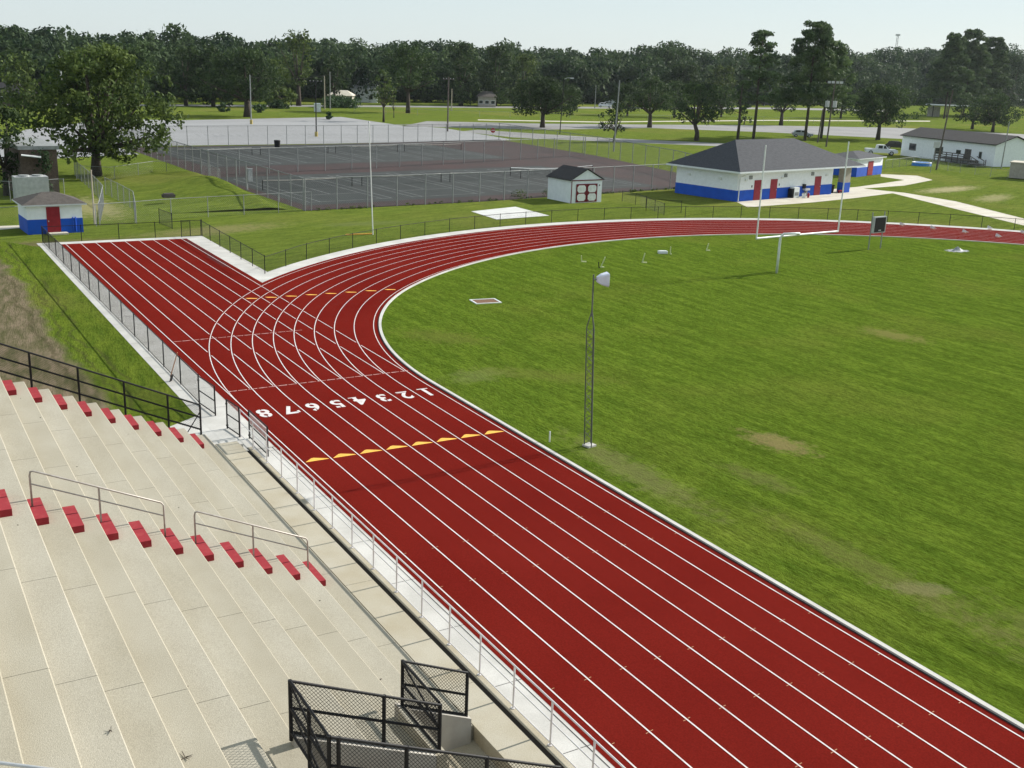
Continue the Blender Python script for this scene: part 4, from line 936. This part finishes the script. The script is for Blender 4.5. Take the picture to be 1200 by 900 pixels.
# overhead cables
def cable(a, b, sag, label):
    a = Vector(a); b = Vector(b); mb = MB(); mb.path([a.lerp(b, s/10)-Vector((0,0,sag*4*(s/10)*(1-s/10))) for s in range(11)], .03, 4)
    o = mb.build('overhead_cable', 'black'); tag(o, label, 'cable', 'overhead cables')
p1_ = G(1098,198); z1_ = zat(p1_, 112); p2_ = G(968,172); z2_ = zat(p2_, 104); p3_ = G(1173,198); z3_ = zat(p3_, 145)
cable((p2_.x,p2_.y,z2_), (p1_.x,p1_.y,z1_), 1.0, 'overhead cable from the floodlight pole to the dark leaning pole')
cable((p1_.x,p1_.y,z1_), (p3_.x,p3_.y,z3_), .6, 'overhead cable from the dark leaning pole to the grey pole by the mobile home')
p4_ = G(294.5,145); p5_ = G(387,128); cable((p4_.x,p4_.y,zat(p4_,90)), (p5_.x,p5_.y,zat(p5_,87)), .8, 'overhead cable between the parking lot pole and the pair of poles')
p6_ = G(524.5,154); cable((p5_.x,p5_.y,zat(p5_,88)), (p6_.x,p6_.y,zat(p6_,93)), 1.2, 'overhead cable from the pair of poles to the crossarm pole')

# ------------------------------------------------------------------ field furniture
p = Vector((45.24, 58.95, 0)); t = thing('goalpost', p, 'tall white football goalpost with curved neck at the far end of the field', 'goalpost')
zb_ = 2.72; b0, b1 = G(886.5, 279.5, zb_), G(982, 271, zb_); mid = (b0+b1)/2
mb = MB(); mb.path([p, (p.x,p.y,1.9), (p.x,p.y,2.65), (p.x+.05,p.y-.25,2.95), (p.x+(mid.x-p.x)*.6,p.y-.6,3.0), (mid.x,mid.y+.02,2.74)], [.10,.10,.095,.09,.085,.08], 10); mb.build('gooseneck_mast', 'white_metal', t, True)
mb = MB(); mb.tube(b0, b1, .075, n=10); mb.build('crossbar', 'white_metal', t)
for q, pt_ in ((b0, 170), (b1, 166)):
    mb = MB(); mb.tube(q, (q.x, q.y, zat(q, pt_)), .055, .045, 8); mb.build('upright', 'white_metal', t)
# play clock
a = G(1017.5, 292.5); b_ = G(1031.5, 291); t = thing('play_clock', a, 'black play clock panel on two thin posts inside the bend', 'scoreboard')
h = zat(a, 249)
for q in (a, b_): mb = MB(); mb.tube(q, (q.x, q.y, h), .045); mb.build('post', 'galv_dull', t)
dd = (b_-a); dd.z = 0; dn_ = Vector((dd.y, -dd.x, 0)).normalized(); c_ = (a+b_)/2; z0_, z1_ = zat(a, 273), zat(a, 254)
an = math.atan2(dd.y, dd.x)
mb = MB(); mb.box((c_.x+dn_.x*.15, c_.y+dn_.y*.15, (z0_+z1_)/2), (dd.length*1.0, .22, z1_-z0_), an); mb.build('casing', 'galv', t)
mb = MB(); mb.box((c_.x+dn_.x*.272, c_.y+dn_.y*.272, (z0_+z1_)/2), (dd.length*.86, .02, (z1_-z0_)*.88), an); mb.build('display', 'black', t)
mb = MB(); mb.box((c_.x+dn_.x*.29, c_.y+dn_.y*.29, z0_+.22), (.35, .01, .1), an); mb.build('badge', 'galv', t)
# lattice tower with horn lamp
p = Vector((10.66, 33.05, 0)); t = thing('lamp_tower', p, 'slim galvanised lattice tower with a white cowl lamp beside the inner kerb', 'lamp tower')
lean = Vector((-.25, .0, 0)); hL, hT = 5.15, 6.75
mb = MB(); rr = .18
legs = [Vector((rr*math.cos(a), rr*math.sin(a), 0)) for a in (R(30), R(150), R(270))]
for l_ in legs:
    mb.path([p+l_, p+l_+lean*.85+Vector((0,0,hL-.35)), p+l_*.1+lean*.9+Vector((0,0,hL+.25))], .022, 6)
mb.build('lattice_leg', 'steel_dark', t)
mb = MB(); nseg = 18
for k_ in range(nseg):
    z0_ = .1+(hL-.5)*k_/nseg; z1_ = .1+(hL-.5)*(k_+1)/nseg
    for i in range(3):
        a, b_ = legs[i], legs[(i+1) % 3]
        if k_ % 2: a, b_ = b_, a
        mb.tube(p+a+lean*.85*z0_/hL+Vector((0,0,z0_)), p+b_+lean*.85*z1_/hL+Vector((0,0,z1_)), .012, n=4)
mb.build('lattice_bracing', 'steel_dark', t)
mb = MB(); mb.tube(p+lean*.9+Vector((0,0,hL+.1)), p+lean+Vector((0,0,hT+.1)), .028); mb.build('mast_tip', 'steel_dark', t)
q = p+lean+Vector((.12,-.05,hT-.08)); dl = Vector((.93,-.36,0)).normalized(); sd = Vector((-dl.y, dl.x, 0))
mb = MB()
def ring(c, a, b_): return [c+sd*x*a+Vector((0,0,y*b_)) for x, y in ((-1,-.8),(-.8,-1),(.8,-1),(1,-.8),(1,.8),(.8,1),(-.8,1),(-1,.8))]
mb.hull(ring(q, .09, .10), ring(q+dl*.16, .17, .19)); mb.hull(ring(q+dl*.161, .17, .19), ring(q+dl*.42, .24, .26)); mb.build('cowl', 'lamp_lens', t)
mb = MB(); mb.hull(ring(q+dl*.4205, .215, .235), ring(q+dl*.44, .215, .235)); mb.build('lens', 'white_metal', t)
mb = MB(); mb.tube(p+lean+Vector((0,0,hT-.08)), q, .03); mb.build('bracket', 'galv_dull', t)
mb = MB(); mb.box(p+Vector((.02,0,.03)), (.42,.36,.1), .2); mb.build('concrete_foot', 'concrete_new', t)
p = Vector((9.51, 34.12, 0)); o = MB(); o.tube(p, p+Vector((0,0,.42)), .03, .03, 8); o.tube(p+Vector((0,0,.42)), p+Vector((0,0,.45)), .036, .02, 8); o = o.build('marker_stake', 'white_metal'); tag(o, 'short white stake in the grass left of the lattice tower', 'stake')
# L shaped markers
for (x_, y_, yt, xt, xf, lb) in [(681.6,307,299.5,681,687,'small pale yellow L shaped marker on the grass, leftmost of the row'), (702,314,307,701,703,'short dark stake beside a leaning pale yellow marker'), (704,313.5,301,708.5,708,'pale yellow L shaped marker leaning right, second in the row'),
                           (752.5,308,296.5,755,758,'thin pale yellow L shaped marker third in the row'), (785.5,298,289,785.3,787,'upright pale yellow marker standing by a white block on the grass'), (827.7,293.8,285,829.8,832,'small pale yellow L shaped marker, rightmost of the row')]:
    a = G(x_, y_); h = zat(a, yt); t = thing('field_marker', a, lb, 'marker', 'small markers lying about the far infield')
    dx = (xt-x_)/pxm(a); mm = 'pale_yellow' if 'dark' not in lb else 'black'
    mb = MB(); mb.beam(a, a+d*dx+Vector((0,0,h)), .1, .06); mb.build('upright', mm, t)
    fx = (xf-x_)/pxm(a); mb = MB(); mb.beam(a+Vector((0,0,.04)), a+d*fx+Vector((0,0,.04)), .12, .06); mb.build('foot', mm, t)
a = G(776.5, 297); o = MB(); o.box(a+Vector((0,0,.1)), (.75,.4,.2), -.4); o.box(a+Vector((0,0,.215)), (.6,.3,.03), -.4); o = o.build('foam_block', 'white_metal'); tag(o, 'white block lying on the grass beside an upright marker', 'block')
# take-off board pit
p = G(569, 353.5); t = thing('take_off_board', p, 'white framed brown rectangle let into the grass inside the bend', 'take-off board')
ca = R(-8); Tq = frame(p, ca)
for (x0, x1, y0, y1) in ((-.85,.85,-.62,-.53),(-.85,.85,.53,.62),(-.85,-.75,-.529,.529),(.75,.85,-.529,.529)): mb = MB(); obox(mb, Tq, x0, x1, y0, y1, 0, .05); mb.build('frame_side', 'white_metal', t)
mb = MB(); obox(mb, Tq, -.749, .749, -.529, .529, 0, .03); mb.build('pit_surface', 'soil', t)
# cones / flags on the far track
for (x_, y_, lb) in [(1057.5,265,'white paddle marker on the far track nearest the play clock'), (1093.5,269,'second white paddle marker from the play clock on the far track'), (1131,273.5,'third white paddle marker from the play clock on the far track'), (1170,278.5,'white paddle marker on the inner lanes near the right edge'), (1160,269,'small white marker by the outer edge of the far track'), (1199,274,'white marker at the very right edge of the far track')]:
    a = G(x_, y_); t = thing('lane_marker', a, lb, 'marker', 'white markers on the far bend of the track')
    mb = MB(); mb.tube(a+Vector((0,0,.02)), a+Vector((0,0,.3)), .03); mb.build('stem', 'white_metal', t)
    mb = MB(); mb.hull([a+Vector((0,0,.12))+d*-.32+dn*-.02, a+Vector((0,0,.12))+d*.34+dn*-.02, a+Vector((0,0,.42))+d*-.25+dn*-.02], [a+Vector((0,0,.12))+d*-.32+dn*.02, a+Vector((0,0,.12))+d*.34+dn*.02, a+Vector((0,0,.42))+d*-.25+dn*.02]); mb.build('paddle', 'white_metal', t)
    mb = MB(); mb.box(a+Vector((0,0,.045)), (.3,.3,.03), .3); mb.build('base', 'tan_paint', t)
# crumpled sheeting
p = G(1122, 294); n_ = 14; mb = MB()
for i in range(n_+1):
    for j in range(n_+1):
        u, v = i/n_-.5, j/n_-.5; rr_ = math.hypot(u, v); mb.v.append((p.x+u*2.3, p.y+v*1.5, .02+max(0, .38-1.4*rr_)*(.75+.5*random.random())))
for i in range(n_):
    for j in range(n_):
        if math.hypot(i/n_-.5+.03, j/n_-.5+.03) < .5+.08*math.sin(i*1.7+j): a = i*(n_+1)+j; mb.f.append((a, a+n_+1, a+n_+2, a+1))
o = mb.build('crumpled_sheet', 'galv_dull'); tag(o, 'crumpled grey and white sheeting heaped on the grass right of the play clock', 'tarpaulin')
# shovel leaning on the fence
a = G(200, 447); t = thing('shovel', a, 'wooden handled shovel leaning on the black fence left of the gates', 'shovel')
top = Vector((-1.47, a.y-.25, 1.38)); mb = MB(); mb.tube(a+Vector((0,0,.22)), top, .022); mb.build('handle', 'tan_paint', t)
mb = MB(); dv = (top-a).normalized(); mb.beam(a+Vector((0,0,.0)), a+dv*.33, .22, .03); mb.build('blade', 'black', t)
# debris on the stand
for (x_, y_, lv, s_, lb) in [(217,888,8,.22,'dry pine twig with spread needles lying on a tread near the bottom edge'), (130,857,10,.09,'small dark leaf lying on a tread at the lower left')]:
    a = G(x_, y_, zn(lv)); mb = MB()
    for k_ in range(9):
        an = random.uniform(0, 6.28); L2 = s_*random.uniform(.5, 1.1); mb.tube(a+Vector((0,0,.012)), a+Vector((math.cos(an)*L2*.6, math.sin(an)*L2, .02+.05*random.random())), .006, .003, 4)
    o = mb.build('fallen_twig', 'bark'); tag(o, lb, 'twig', 'plant litter on the grandstand')
lit = MB()
for k_ in range(22):
    lv = random.randint(0, 12); y = random.uniform(15.5, 38); x = random.uniform(xn(lv+1)+.05, xn(lv)-.05)
    if 14 < y < 18.5 and x > -7.5: continue
    a = Vector((x, y, zn(lv)+.004)); an = random.uniform(0, 6.28); s_ = random.uniform(.012, .03)
    lit.box((a.x, a.y, a.z+.003), (s_*random.uniform(1, 2.5), s_, .006), an)
tag(lit.build('leaf_litter', 'bark'), kind='stuff')
wt = MB()
for k_ in range(0):
    pass

# ------------------------------------------------------------------ vegetation
def crown_mesh(name, blobs, per, size, m, rs, flat=.75, squash=.8):
    """leaf clumps scattered over blob shells; blobs = list of (center, radius)"""
    g = np.random.default_rng(rs); V = []
    for (c, r) in blobs:
        n = max(12, int(per*(r**2)))
        d_ = g.normal(size=(n, 3)); d_ /= np.linalg.norm(d_, axis=1)[:, None]
        rad = r*(.55+.5*g.random(n)**.6); P0 = np.array(c)[None]+d_*rad[:, None]*np.array([1, 1, squash])
        nr = d_+g.normal(size=(n, 3))*.55; nr /= np.linalg.norm(nr, axis=1)[:, None]
        t1 = np.cross(nr, g.normal(size=(n, 3))); t1 /= np.linalg.norm(t1, axis=1)[:, None]; t2 = np.cross(nr, t1)
        s = size*(.55+.9*g.random(n))[:, None]
        V.append(np.stack([P0-t1*s*.9, P0-t2*s*.5+t1*s*.1, P0+t1*s*1.0, P0+t2*s*.55], 1).reshape(-1, 3))
    V = np.concatenate(V); nq = len(V)//4
    me = bpy.data.meshes.new(name); me.vertices.add(len(V)); me.vertices.foreach_set('co', V.astype(np.float32).ravel())
    me.loops.add(nq*4); me.loops.foreach_set('vertex_index', np.arange(nq*4, dtype=np.int32))
    me.polygons.add(nq); me.polygons.foreach_set('loop_start', np.arange(0, nq*4, 4, dtype=np.int32)); me.polygons.foreach_set('loop_total', np.full(nq, 4, dtype=np.int32))
    me.materials.append(M[m]); me.update(calc_edges=True); return me
def oak_blobs(h, rad, base, n, seed, br=.26, skew=(0, 0)):
    g = random.Random(seed); out = []
    ch = h-base; lobes = [(g.uniform(0, 6.28), g.uniform(.35, .8), g.uniform(.2, .75)) for _ in range(7)]
    while len(out) < n:
        a = g.uniform(0, 6.28); q = g.random()**.5; zf = g.random()
        lim = math.sqrt(max(0, 1-((zf-.32)/.70)**2)) if zf > .32 else .72+.28*zf/.32
        lump = .80+.24*math.sin(a*3+seed)+.12*math.sin(a*5+zf*7+seed*2)
        r_ = q*lim*rad*lump
        if q < .45 and g.random() < .4: continue
        b_ = rad*br*g.uniform(.5, 1.0)
        out.append(((skew[0]+r_*math.cos(a), skew[1]+r_*math.sin(a), base+ch*zf*.9+b_*.1), b_))
    return out
def trunk_mesh(mb, h, r, blobs, nl, seed, fork=.3, lean=0.0):
    g = random.Random(seed); fz = h*fork
    mb.path([(0,0,-.2), (r*.1, 0, fz*.5), (lean*.5, 0, fz)], [r*1.35, r, r*.8], 10)
    top = Vector((lean*.5, 0, fz))
    for c, b_ in g.sample(blobs, min(nl, len(blobs))):
        c = Vector(c); m_ = top.lerp(c, .5)+Vector((0, 0, -abs(c.z-top.z)*.08+.1)); 
        mb.path([top-Vector((0,0,.15)), m_, c], [r*.5, r*.28, r*.07], 6)
def tree(label, px, pb, pt, rpx, base_f, name='oak_tree', mt='leaf', nb=45, per=26, size=.38, seed=1, br=.27, fork=.28, r=None, nl=9, group='trees in front of the woods', lean=0.0, skew=(0,0), h=None, squash=.8):
    p = G(px, pb); h = h or zat(p, pt); rad = rpx/pxm(p)
    t = thing(name, p, label, 'tree', group); t.rotation_euler = (0, 0, 0)
    bl = oak_blobs(h, rad, h*base_f, nb, seed, br, skew)
    cm = crown_mesh('crown', bl, per, size, mt, seed, squash=squash)
    o = bpy.data.objects.new('crown', cm); COL.objects.link(o); o.parent = t
    mb = MB(); r = r or h*.028; trunk_mesh(mb, h, r, bl, nl, seed+5, fork, lean)
    o = mb.build('trunk', 'bark', None, True); o.parent = t
    return t
def pine(label, px, pb, pt, rpx, base_f, seed, size=.34, per=50, nb=80, mt='leaf_pine', group='tall pines near the concession building'):
    p = G(px, pb); h = zat(p, pt); rad = rpx/pxm(p); t = thing('pine_tree', p, label, 'tree', group)
    g = random.Random(seed); bl = []
    for i in range(nb):
        zf = g.random()**.85; a = g.uniform(0, 6.28); env = (1-zf*.93)**.5*(.6+.4*math.sin(min(1, zf*3+.25)*math.pi/2))
        r_ = rad*env*math.sqrt(g.uniform(.02, 1.0)); b_ = rad*g.uniform(.14, .28)*(1-.35*zf)
        bl.append(((r_*math.cos(a), r_*math.sin(a), h*base_f+(h*(1-base_f)-b_*.6)*zf), b_))
    cm = crown_mesh('crown', bl, per, size, mt, seed, squash=.55); o = bpy.data.objects.new('crown', cm); COL.objects.link(o); o.parent = t
    mb = MB(); rr_ = .28; mb.path([(0,0,-.2),(.1,0,h*.3),(-.1,.1,h*.65),(.05,0,h*.95)], [rr_*1.2, rr_, rr_*.7, rr_*.2], 8)
    for c, b_ in bl[:18]: mb.path([(0,0,max(h*.2, c[2]-.8)), c], [.08, .02], 5)
    o = mb.build('trunk', 'bark', None, True); o.parent = t
    return t
tree('big spreading oak standing alone on the grass bank at the left', 113, 206, 46, 93, .16, mt='leaf_warm', nb=250, per=44, size=.26, seed=3, br=.155, fork=.2, r=.55, nl=30, lean=.3, skew=(.8, 0))
tree('dark rounded tree at the left edge beside the brown hut', 8, 229, 112, 40, .08, nb=110, per=60, size=.19, seed=4, br=.22)
tree('broad dark oak with thick trunks on the far side of the parking lot', 290, 137, 57, 53, .30, nb=130, per=30, size=.30, seed=5, br=.19, fork=.25, r=.75, nl=16)
tree('dark tree with bare trunk left of the broad parking lot oak', 218, 124, 52, 34, .3, nb=50, per=16, size=.42, seed=6)
tree('tall ragged tree with a yellowish top behind the pair of poles', 350, 124, 31, 26, .28, mt='leaf_warm', nb=50, per=16, size=.42, seed=7, br=.3)
tree('dark tree between the ragged tall tree and the white barn', 392, 123, 62, 24, .25, nb=42, per=16, size=.42, seed=27, br=.3)
tree('tall oak with pale forked trunk right of the white barn', 478, 132.5, 50, 36, .36, nb=90, per=26, size=.32, seed=8, br=.22, fork=.3, r=.5)
tree('small tree with thin trunk in front of the tall forked oak', 449.5, 143, 80, 17, .38, mt='leaf_warm', nb=26, per=30, size=.33, seed=9, r=.22, name='small_tree')
tree('slight sapling beside the small thin trunked tree', 461.5, 138, 108, 7, .45, mt='leaf_warm', nb=10, per=60, size=.25, seed=10, r=.1, name='small_tree')
tree('low spreading live oak beside the street lamp in the park', 635.5, 149.5, 93, 50, .34, nb=120, per=34, size=.26, seed=11, br=.19, fork=.3, r=.5, nl=14)
tree('small dark tree behind the leaning grey pole', 719.5, 167, 119, 19, .3, nb=30, per=46, size=.26, seed=12, r=.22, name='small_tree', lean=.8)
tree('dark live oak, left of two in the middle of the park', 761, 149.5, 90, 31, .36, nb=90, per=38, size=.26, seed=13, br=.2, r=.5, nl=12)
tree('dark live oak with a leaning trunk, right of two in the middle of the park', 816, 165, 95, 34, .34, nb=95, per=40, size=.25, seed=14, br=.2, r=.45, nl=12, lean=-1.5, skew=(-.6, 0))
tree('round bush behind the first bare pine trunk', 872, 146, 128, 9, .05, nb=14, per=50, size=.3, seed=15, r=.15, name='bush')
tree('oak with pale trunk seen between the two tall pines', 915, 147, 90, 24, .3, nb=36, per=20, size=.36, seed=16, r=.5)
tree('rounded dark oak above the white pickup truck', 1028.5, 164, 97, 46, .30, nb=130, per=36, size=.26, seed=17, br=.19, r=.45, nl=14)
tree('spreading oak, left of two behind the mobile home', 1139, 151.5, 112, 26, .22, nb=42, per=30, size=.30, seed=18, r=.4)
tree('spreading oak, right of two behind the mobile home', 1163, 154.5, 112, 33, .24, nb=50, per=30, size=.30, seed=19, r=.4)
pine('thin pine with sparse low crown, leftmost of the pines', 864, 166, 92, 14, .42, 21, .33, 20, 18)
pine('tall pine left of the floodlight pole', 882.5, 165, 32, 30, .34, 22, nb=90)
pine('tallest broad pine directly behind the hip roof', 943, 165, 23, 40, .30, 23, nb=135)
pine('leaning broad pine beside the floodlight pole', 962, 162, 45, 38, .32, 24, nb=110)
pine('tall pine at the left of the right hand pine group', 1106, 139, 38, 27, .24, 25, .42, 36, 190, group='tall pines behind the mobile home')
pine('tall pine in the middle of the right hand pine group', 1128, 137, 33, 28, .2, 26, .42, 36, 200, group='tall pines behind the mobile home')
pine('tall pine at the right of the right hand pine group', 1152, 136, 42, 28, .2, 28, .42, 36, 190, group='tall pines behind the mobile home')
for i, (x_, b0_, t0_, r_, lb) in enumerate([(735,136,97,26,'low broad oak behind the leaning grey pole'), (790,138,94,27,'low broad oak between and behind the two live oaks'), (845,137,98,24,'low broad oak just left of the thin pine'), (985,139,96,26,'low broad oak behind the floodlight pole'), (668,133,98,20,'low dark oak right of the street lamp')]):
    tree(lb, x_, b0_, t0_, r_, .14, nb=80, per=24, size=.34, seed=60+i, br=.2, group='low oaks across the park')
# mid-distance trees standing in front of the woods
mids = [(30,128,58,34,'dark tree at the far left in front of the woods'), (150,126,50,38,'dark tree behind the crown of the big bank oak'), (250,125,50,30,'dark tree above the left end of the parking lot'), (322,126,66,28,'dark tree behind the broad parking lot oak'),
        (540,124,46,27,'tall dark tree behind the crossarm pole'), (580,124,48,30,'tall dark tree above the small cream house'), (612,124,60,24,'dark tree right of the small cream house'),
        (700,118,78,22,'low dark tree behind the parked cars'), (800,126,70,30,'dark tree behind the two live oaks'), (845,128,74,22,'dark tree left of the pines in the park'), (1180,128,62,26,'dark tree at the far right in front of the woods')]
for i, (x_, b0_, t0_, r_, lb) in enumerate(mids):
    tree(lb, x_, b0_, t0_, r_*1.1, .06, nb=80, per=16, size=.45, seed=40+i, br=.24, mt='leaf' if i % 3 else 'leaf_warm')
# hedges and bushes
for (x_, b0_, t0_, r_, lb) in [(325,127,118,13,'clipped dark hedge below the broad oak'), (398,126,117,24,'long dark hedge in front of the low pale roofed house'), (262,131,121,6,'round shrub at the edge of the far lawn'), (386,140,130,4,'small shrub by the pair of poles'), (303,132,122,9,'dark shrub at the foot of the broad oak'), (270,157.5,150,0.1,None)]:
    if lb is None: continue
    tree(lb, x_, b0_, t0_, r_, .0, name='shrub', nb=16, per=30, size=.35, seed=int(x_), br=.45, r=.1, mt='leaf_bush', group='hedges and shrubs beyond the parking lot', nl=3)
p = G(52,232); bl = [((random.uniform(-.6,.6), random.uniform(-.3,.3), random.uniform(.3,4.6)), .5) for _ in range(16)]
t = thing('ivy', p, 'dark green climber covering the corner of the brown outbuilding', 'climbing plant'); o = bpy.data.objects.new('foliage', crown_mesh('foliage', bl, 160, .14, 'leaf_bush', 77)); COL.objects.link(o); o.parent = t
# woodland behind, one mass
prof = [(-60,26),(0,27),(60,31),(100,38),(150,36),(195,28),(240,42),(270,36),(310,46),(345,40),(400,46),(450,50),(500,46),(560,50),(600,50),(650,53),(700,56),(740,52),(780,48),(820,56),(870,58),(930,58),(1000,57),(1050,55),(1100,56),(1150,58),(1200,50),(1260,50)]
def topy(x):
    for (a, ya_), (b_, yb_) in zip(prof[:-1], prof[1:]):
        if a <= x <= b_: return ya_+(yb_-ya_)*(x-a)/(b_-a)
    return 50
bl = []; g = random.Random(99)
for row, (dist, drop) in enumerate(((0, 14), (28, 6), (60, 0), (95, 1))):
    x_ = -70
    while x_ < 1270:
        p = G(x_, 120.5+ (x_-600)*.006); dirv = (Vector((p.x, p.y, 0))-Vector((CAM.x, CAM.y, 0))).normalized()
        far = 0 if x_ < 880 else min(60, (x_-880)*.3)
        p = p+dirv*(dist+g.uniform(-8, 8)-far*0)
        ty = topy(x_)+drop*g.uniform(.2, 2.0)+g.uniform(-3.5, 6.0); h = zat(p, ty)
        rad = g.uniform(3.6, 9.5)*max(1, 26*1.0/ (pxm(p)*7.0)*1.0)
        nbk = 17 if row < 2 else 12
        for _ in range(nbk):
            a = g.uniform(0, 6.28); zf = g.random(); q = g.random()**.5
            if row >= 2: zf = .45+.55*zf
            lim = math.sqrt(max(0.05, 1-((zf-.35)/.7)**2)) if zf > .35 else 1
            br_ = rad*g.uniform(.28, .5)
            bl.append(((p.x+q*lim*rad*math.cos(a), p.y+q*lim*rad*math.sin(a), 2.2+(h-2.2-br_*.75)*zf), br_))
        x_ += g.uniform(15, 24)
wm = crown_mesh('woodland', bl, 6.5, .75, 'leaf_far', 5, squash=.85)
o = bpy.data.objects.new('woodland', wm); COL.objects.link(o); tag(o, 'dense dark green woods closing off the horizon', None, None, 'stuff')
# dark understorey so no sky shows below the crowns
ub = MB(); g = random.Random(5)
bl = []
for x_ in range(-70, 1275, 5):
    p = G(float(x_), 120.5+(x_-600)*.006); dirv = (Vector((p.x, p.y, 0))-Vector((CAM.x, CAM.y, 0))).normalized(); p = p+dirv*g.uniform(24, 40)
    for _ in range(3): bl.append(((p.x+g.uniform(-2,2), p.y+g.uniform(-2,2), g.uniform(.5, 6)), g.uniform(2.2, 3.4)))
o = bpy.data.objects.new('undergrowth', crown_mesh('undergrowth', bl, 8, .7, 'leaf_far', 6)); COL.objects.link(o); tag(o, kind='stuff')
# weeds along the court edge
bl = []
for _ in range(70):
    u = g.random(); p = CF[0].lerp(CF[3], u)+Vector((0, -.35, 0)); bl.append(((p.x, p.y-.0+1.4*math.sin(u*3.14)*-.3, .1), g.uniform(.12, .3)))
for x_, y_ in ((605,230.5),(612,230),(640,230)):
    p = G(x_, y_); bl.append(((p.x, p.y, .35), .55))
o = bpy.data.objects.new('edge_weeds', crown_mesh('edge_weeds', bl, 260, .09, 'leaf_warm', 8)); COL.objects.link(o); tag(o, kind='stuff')
# white barrel and court bins
p = G(372,131); o = MB(); o.tube(p, p+Vector((0,0,2.0)), .9, .9, 14); o.tube(p+Vector((0,0,2.0)), p+Vector((0,0,2.15)), .95, .7, 14); o = o.build('white_tank', 'white_metal'); tag(o, 'white round tank beside the black parking lot pole', 'tank')
p = G(325,172.5); o = MB(); o.tube(p, p+Vector((0,0,1.0)), .42, .5, 12); o.tube(p+Vector((0,0,1.0)), p+Vector((0,0,1.1)), .53, .45, 12); o = o.build('rubbish_bin', 'black'); tag(o, 'dark rubbish bin at the far fence of the tennis courts', 'bin')
p = G(290,223); o = MB(); o.tube(p, p+Vector((0,0,2.4)), .07); o.box(p+Vector((.3,-.1,1.6)), (.5,.2,1.3), .1); o.box(p+Vector((.3,-.1,2.3)), (.56,.26,.06), .1); o = o.build('meter_box', 'galv'); tag(o, 'pale electrical box on a post inside the left court fence', 'electrical box')
p = G(111,262.5); o = MB(); o.tube(p, p+Vector((0,0,zat(p,200))), .07, .06); o.tube(p+Vector((0,0,zat(p,200))), p+Vector((0,0,zat(p,200)+.06)), .08); o = o.build('wooden_post', 'pole_pale'); tag(o, 'tall pale bare post at the fence corner right of the left hut', 'post')
p = G(198,240); o = MB(); o.box(p+Vector((0,0,.85)), (1.1,.7,.3), .1); o.box(p+Vector((0,0,1.05)), (.9,.5,.1), .1); o = o.build('concrete_lump', 'roof_brown'); tag(o, 'grey concrete box half buried in the grass bank', 'concrete box')

# ------------------------------------------------------------------ the humid air
hz = MB().bx(-420, 900, -300, 900, -1.0, 48).build('haze', 'ground'); hz['kind'] = 'stuff'
hm = bpy.data.materials.new('humid_air'); hm.use_nodes = True; hm.node_tree.nodes.clear()
ho = hm.node_tree.nodes.new('ShaderNodeOutputMaterial'); hv = hm.node_tree.nodes.new('ShaderNodeVolumePrincipled')
hv.inputs['Color'].default_value = (.82, .9, 1, 1); hv.inputs['Density'].default_value = HAZE; hv.inputs['Anisotropy'].default_value = .3
hm.node_tree.links.new(hv.outputs[0], ho.inputs['Volume']); hz.data.materials[0] = hm
# ------------------------------------------------------------------ light, sky, camera
SE, SA = R(28), R(90-2)
w = bpy.data.worlds.new('World'); scn.world = w; w.use_nodes = True
nt = w.node_tree; bg = nt.nodes['Background']; sky = nt.nodes.new('ShaderNodeTexSky'); sky.sky_type = 'NISHITA'; sky.sun_disc = False
sky.sun_elevation = SE; sky.sun_rotation = SA; sky.air_density = 1.0; sky.dust_density = .35; sky.ozone_density = 1.5; sky.altitude = 50
mx_ = nt.nodes.new('ShaderNodeMix'); mx_.data_type = 'RGBA'; mx_.inputs[0].default_value = .82   # thin even high haze over the clear sky
mx_.inputs[7].default_value = (4.85, 5.6, 5.95, 1); nt.links.new(sky.outputs[0], mx_.inputs[6]); nt.links.new(mx_.outputs[2], bg.inputs[0]); bg.inputs[1].default_value = .085
sd_ = Vector((math.sin(SA)*math.cos(SE), math.cos(SA)*math.cos(SE), math.sin(SE)))
sun = bpy.data.lights.new('sun', 'SUN'); sun.energy = 5.0; sun.angle = R(.53); sun.color = (1, .95, .87)
so = bpy.data.objects.new('sun', sun); COL.objects.link(so); so.rotation_euler = (-sd_).to_track_quat('-Z', 'Y').to_euler(); so.location = (60, 0, 60)
cam = bpy.data.cameras.new('camera'); co_ = bpy.data.objects.new('camera', cam); COL.objects.link(co_)
cam.sensor_fit = 'HORIZONTAL'; cam.sensor_width = 36; cam.lens = F_PX/1200*36; cam.clip_end = 9000; cam.clip_start = .1
mt_ = Matrix((( _r.x, _u.x, -_f.x, CAM.x), (_r.y, _u.y, -_f.y, CAM.y), (_r.z, _u.z, -_f.z, CAM.z), (0,0,0,1)))
co_.matrix_world = mt_; scn.camera = co_
vs = scn.view_settings; vs.view_transform = 'Standard'; vs.look = 'None'; vs.gamma = 1; vs.exposure = .7
scn.render.resolution_x = 1024; scn.render.resolution_y = 768
scn.cycles.use_denoising = True; scn.cycles.denoising_prefilter = 'ACCURATE'; scn.cycles.denoising_input_passes = 'RGB_ALBEDO_NORMAL'
scn.cycles.sample_clamp_direct = 2.2; scn.cycles.sample_clamp_indirect = 1.2
scn.cycles.max_bounces = 6; scn.cycles.diffuse_bounces = 3; scn.cycles.transparent_max_bounces = 8
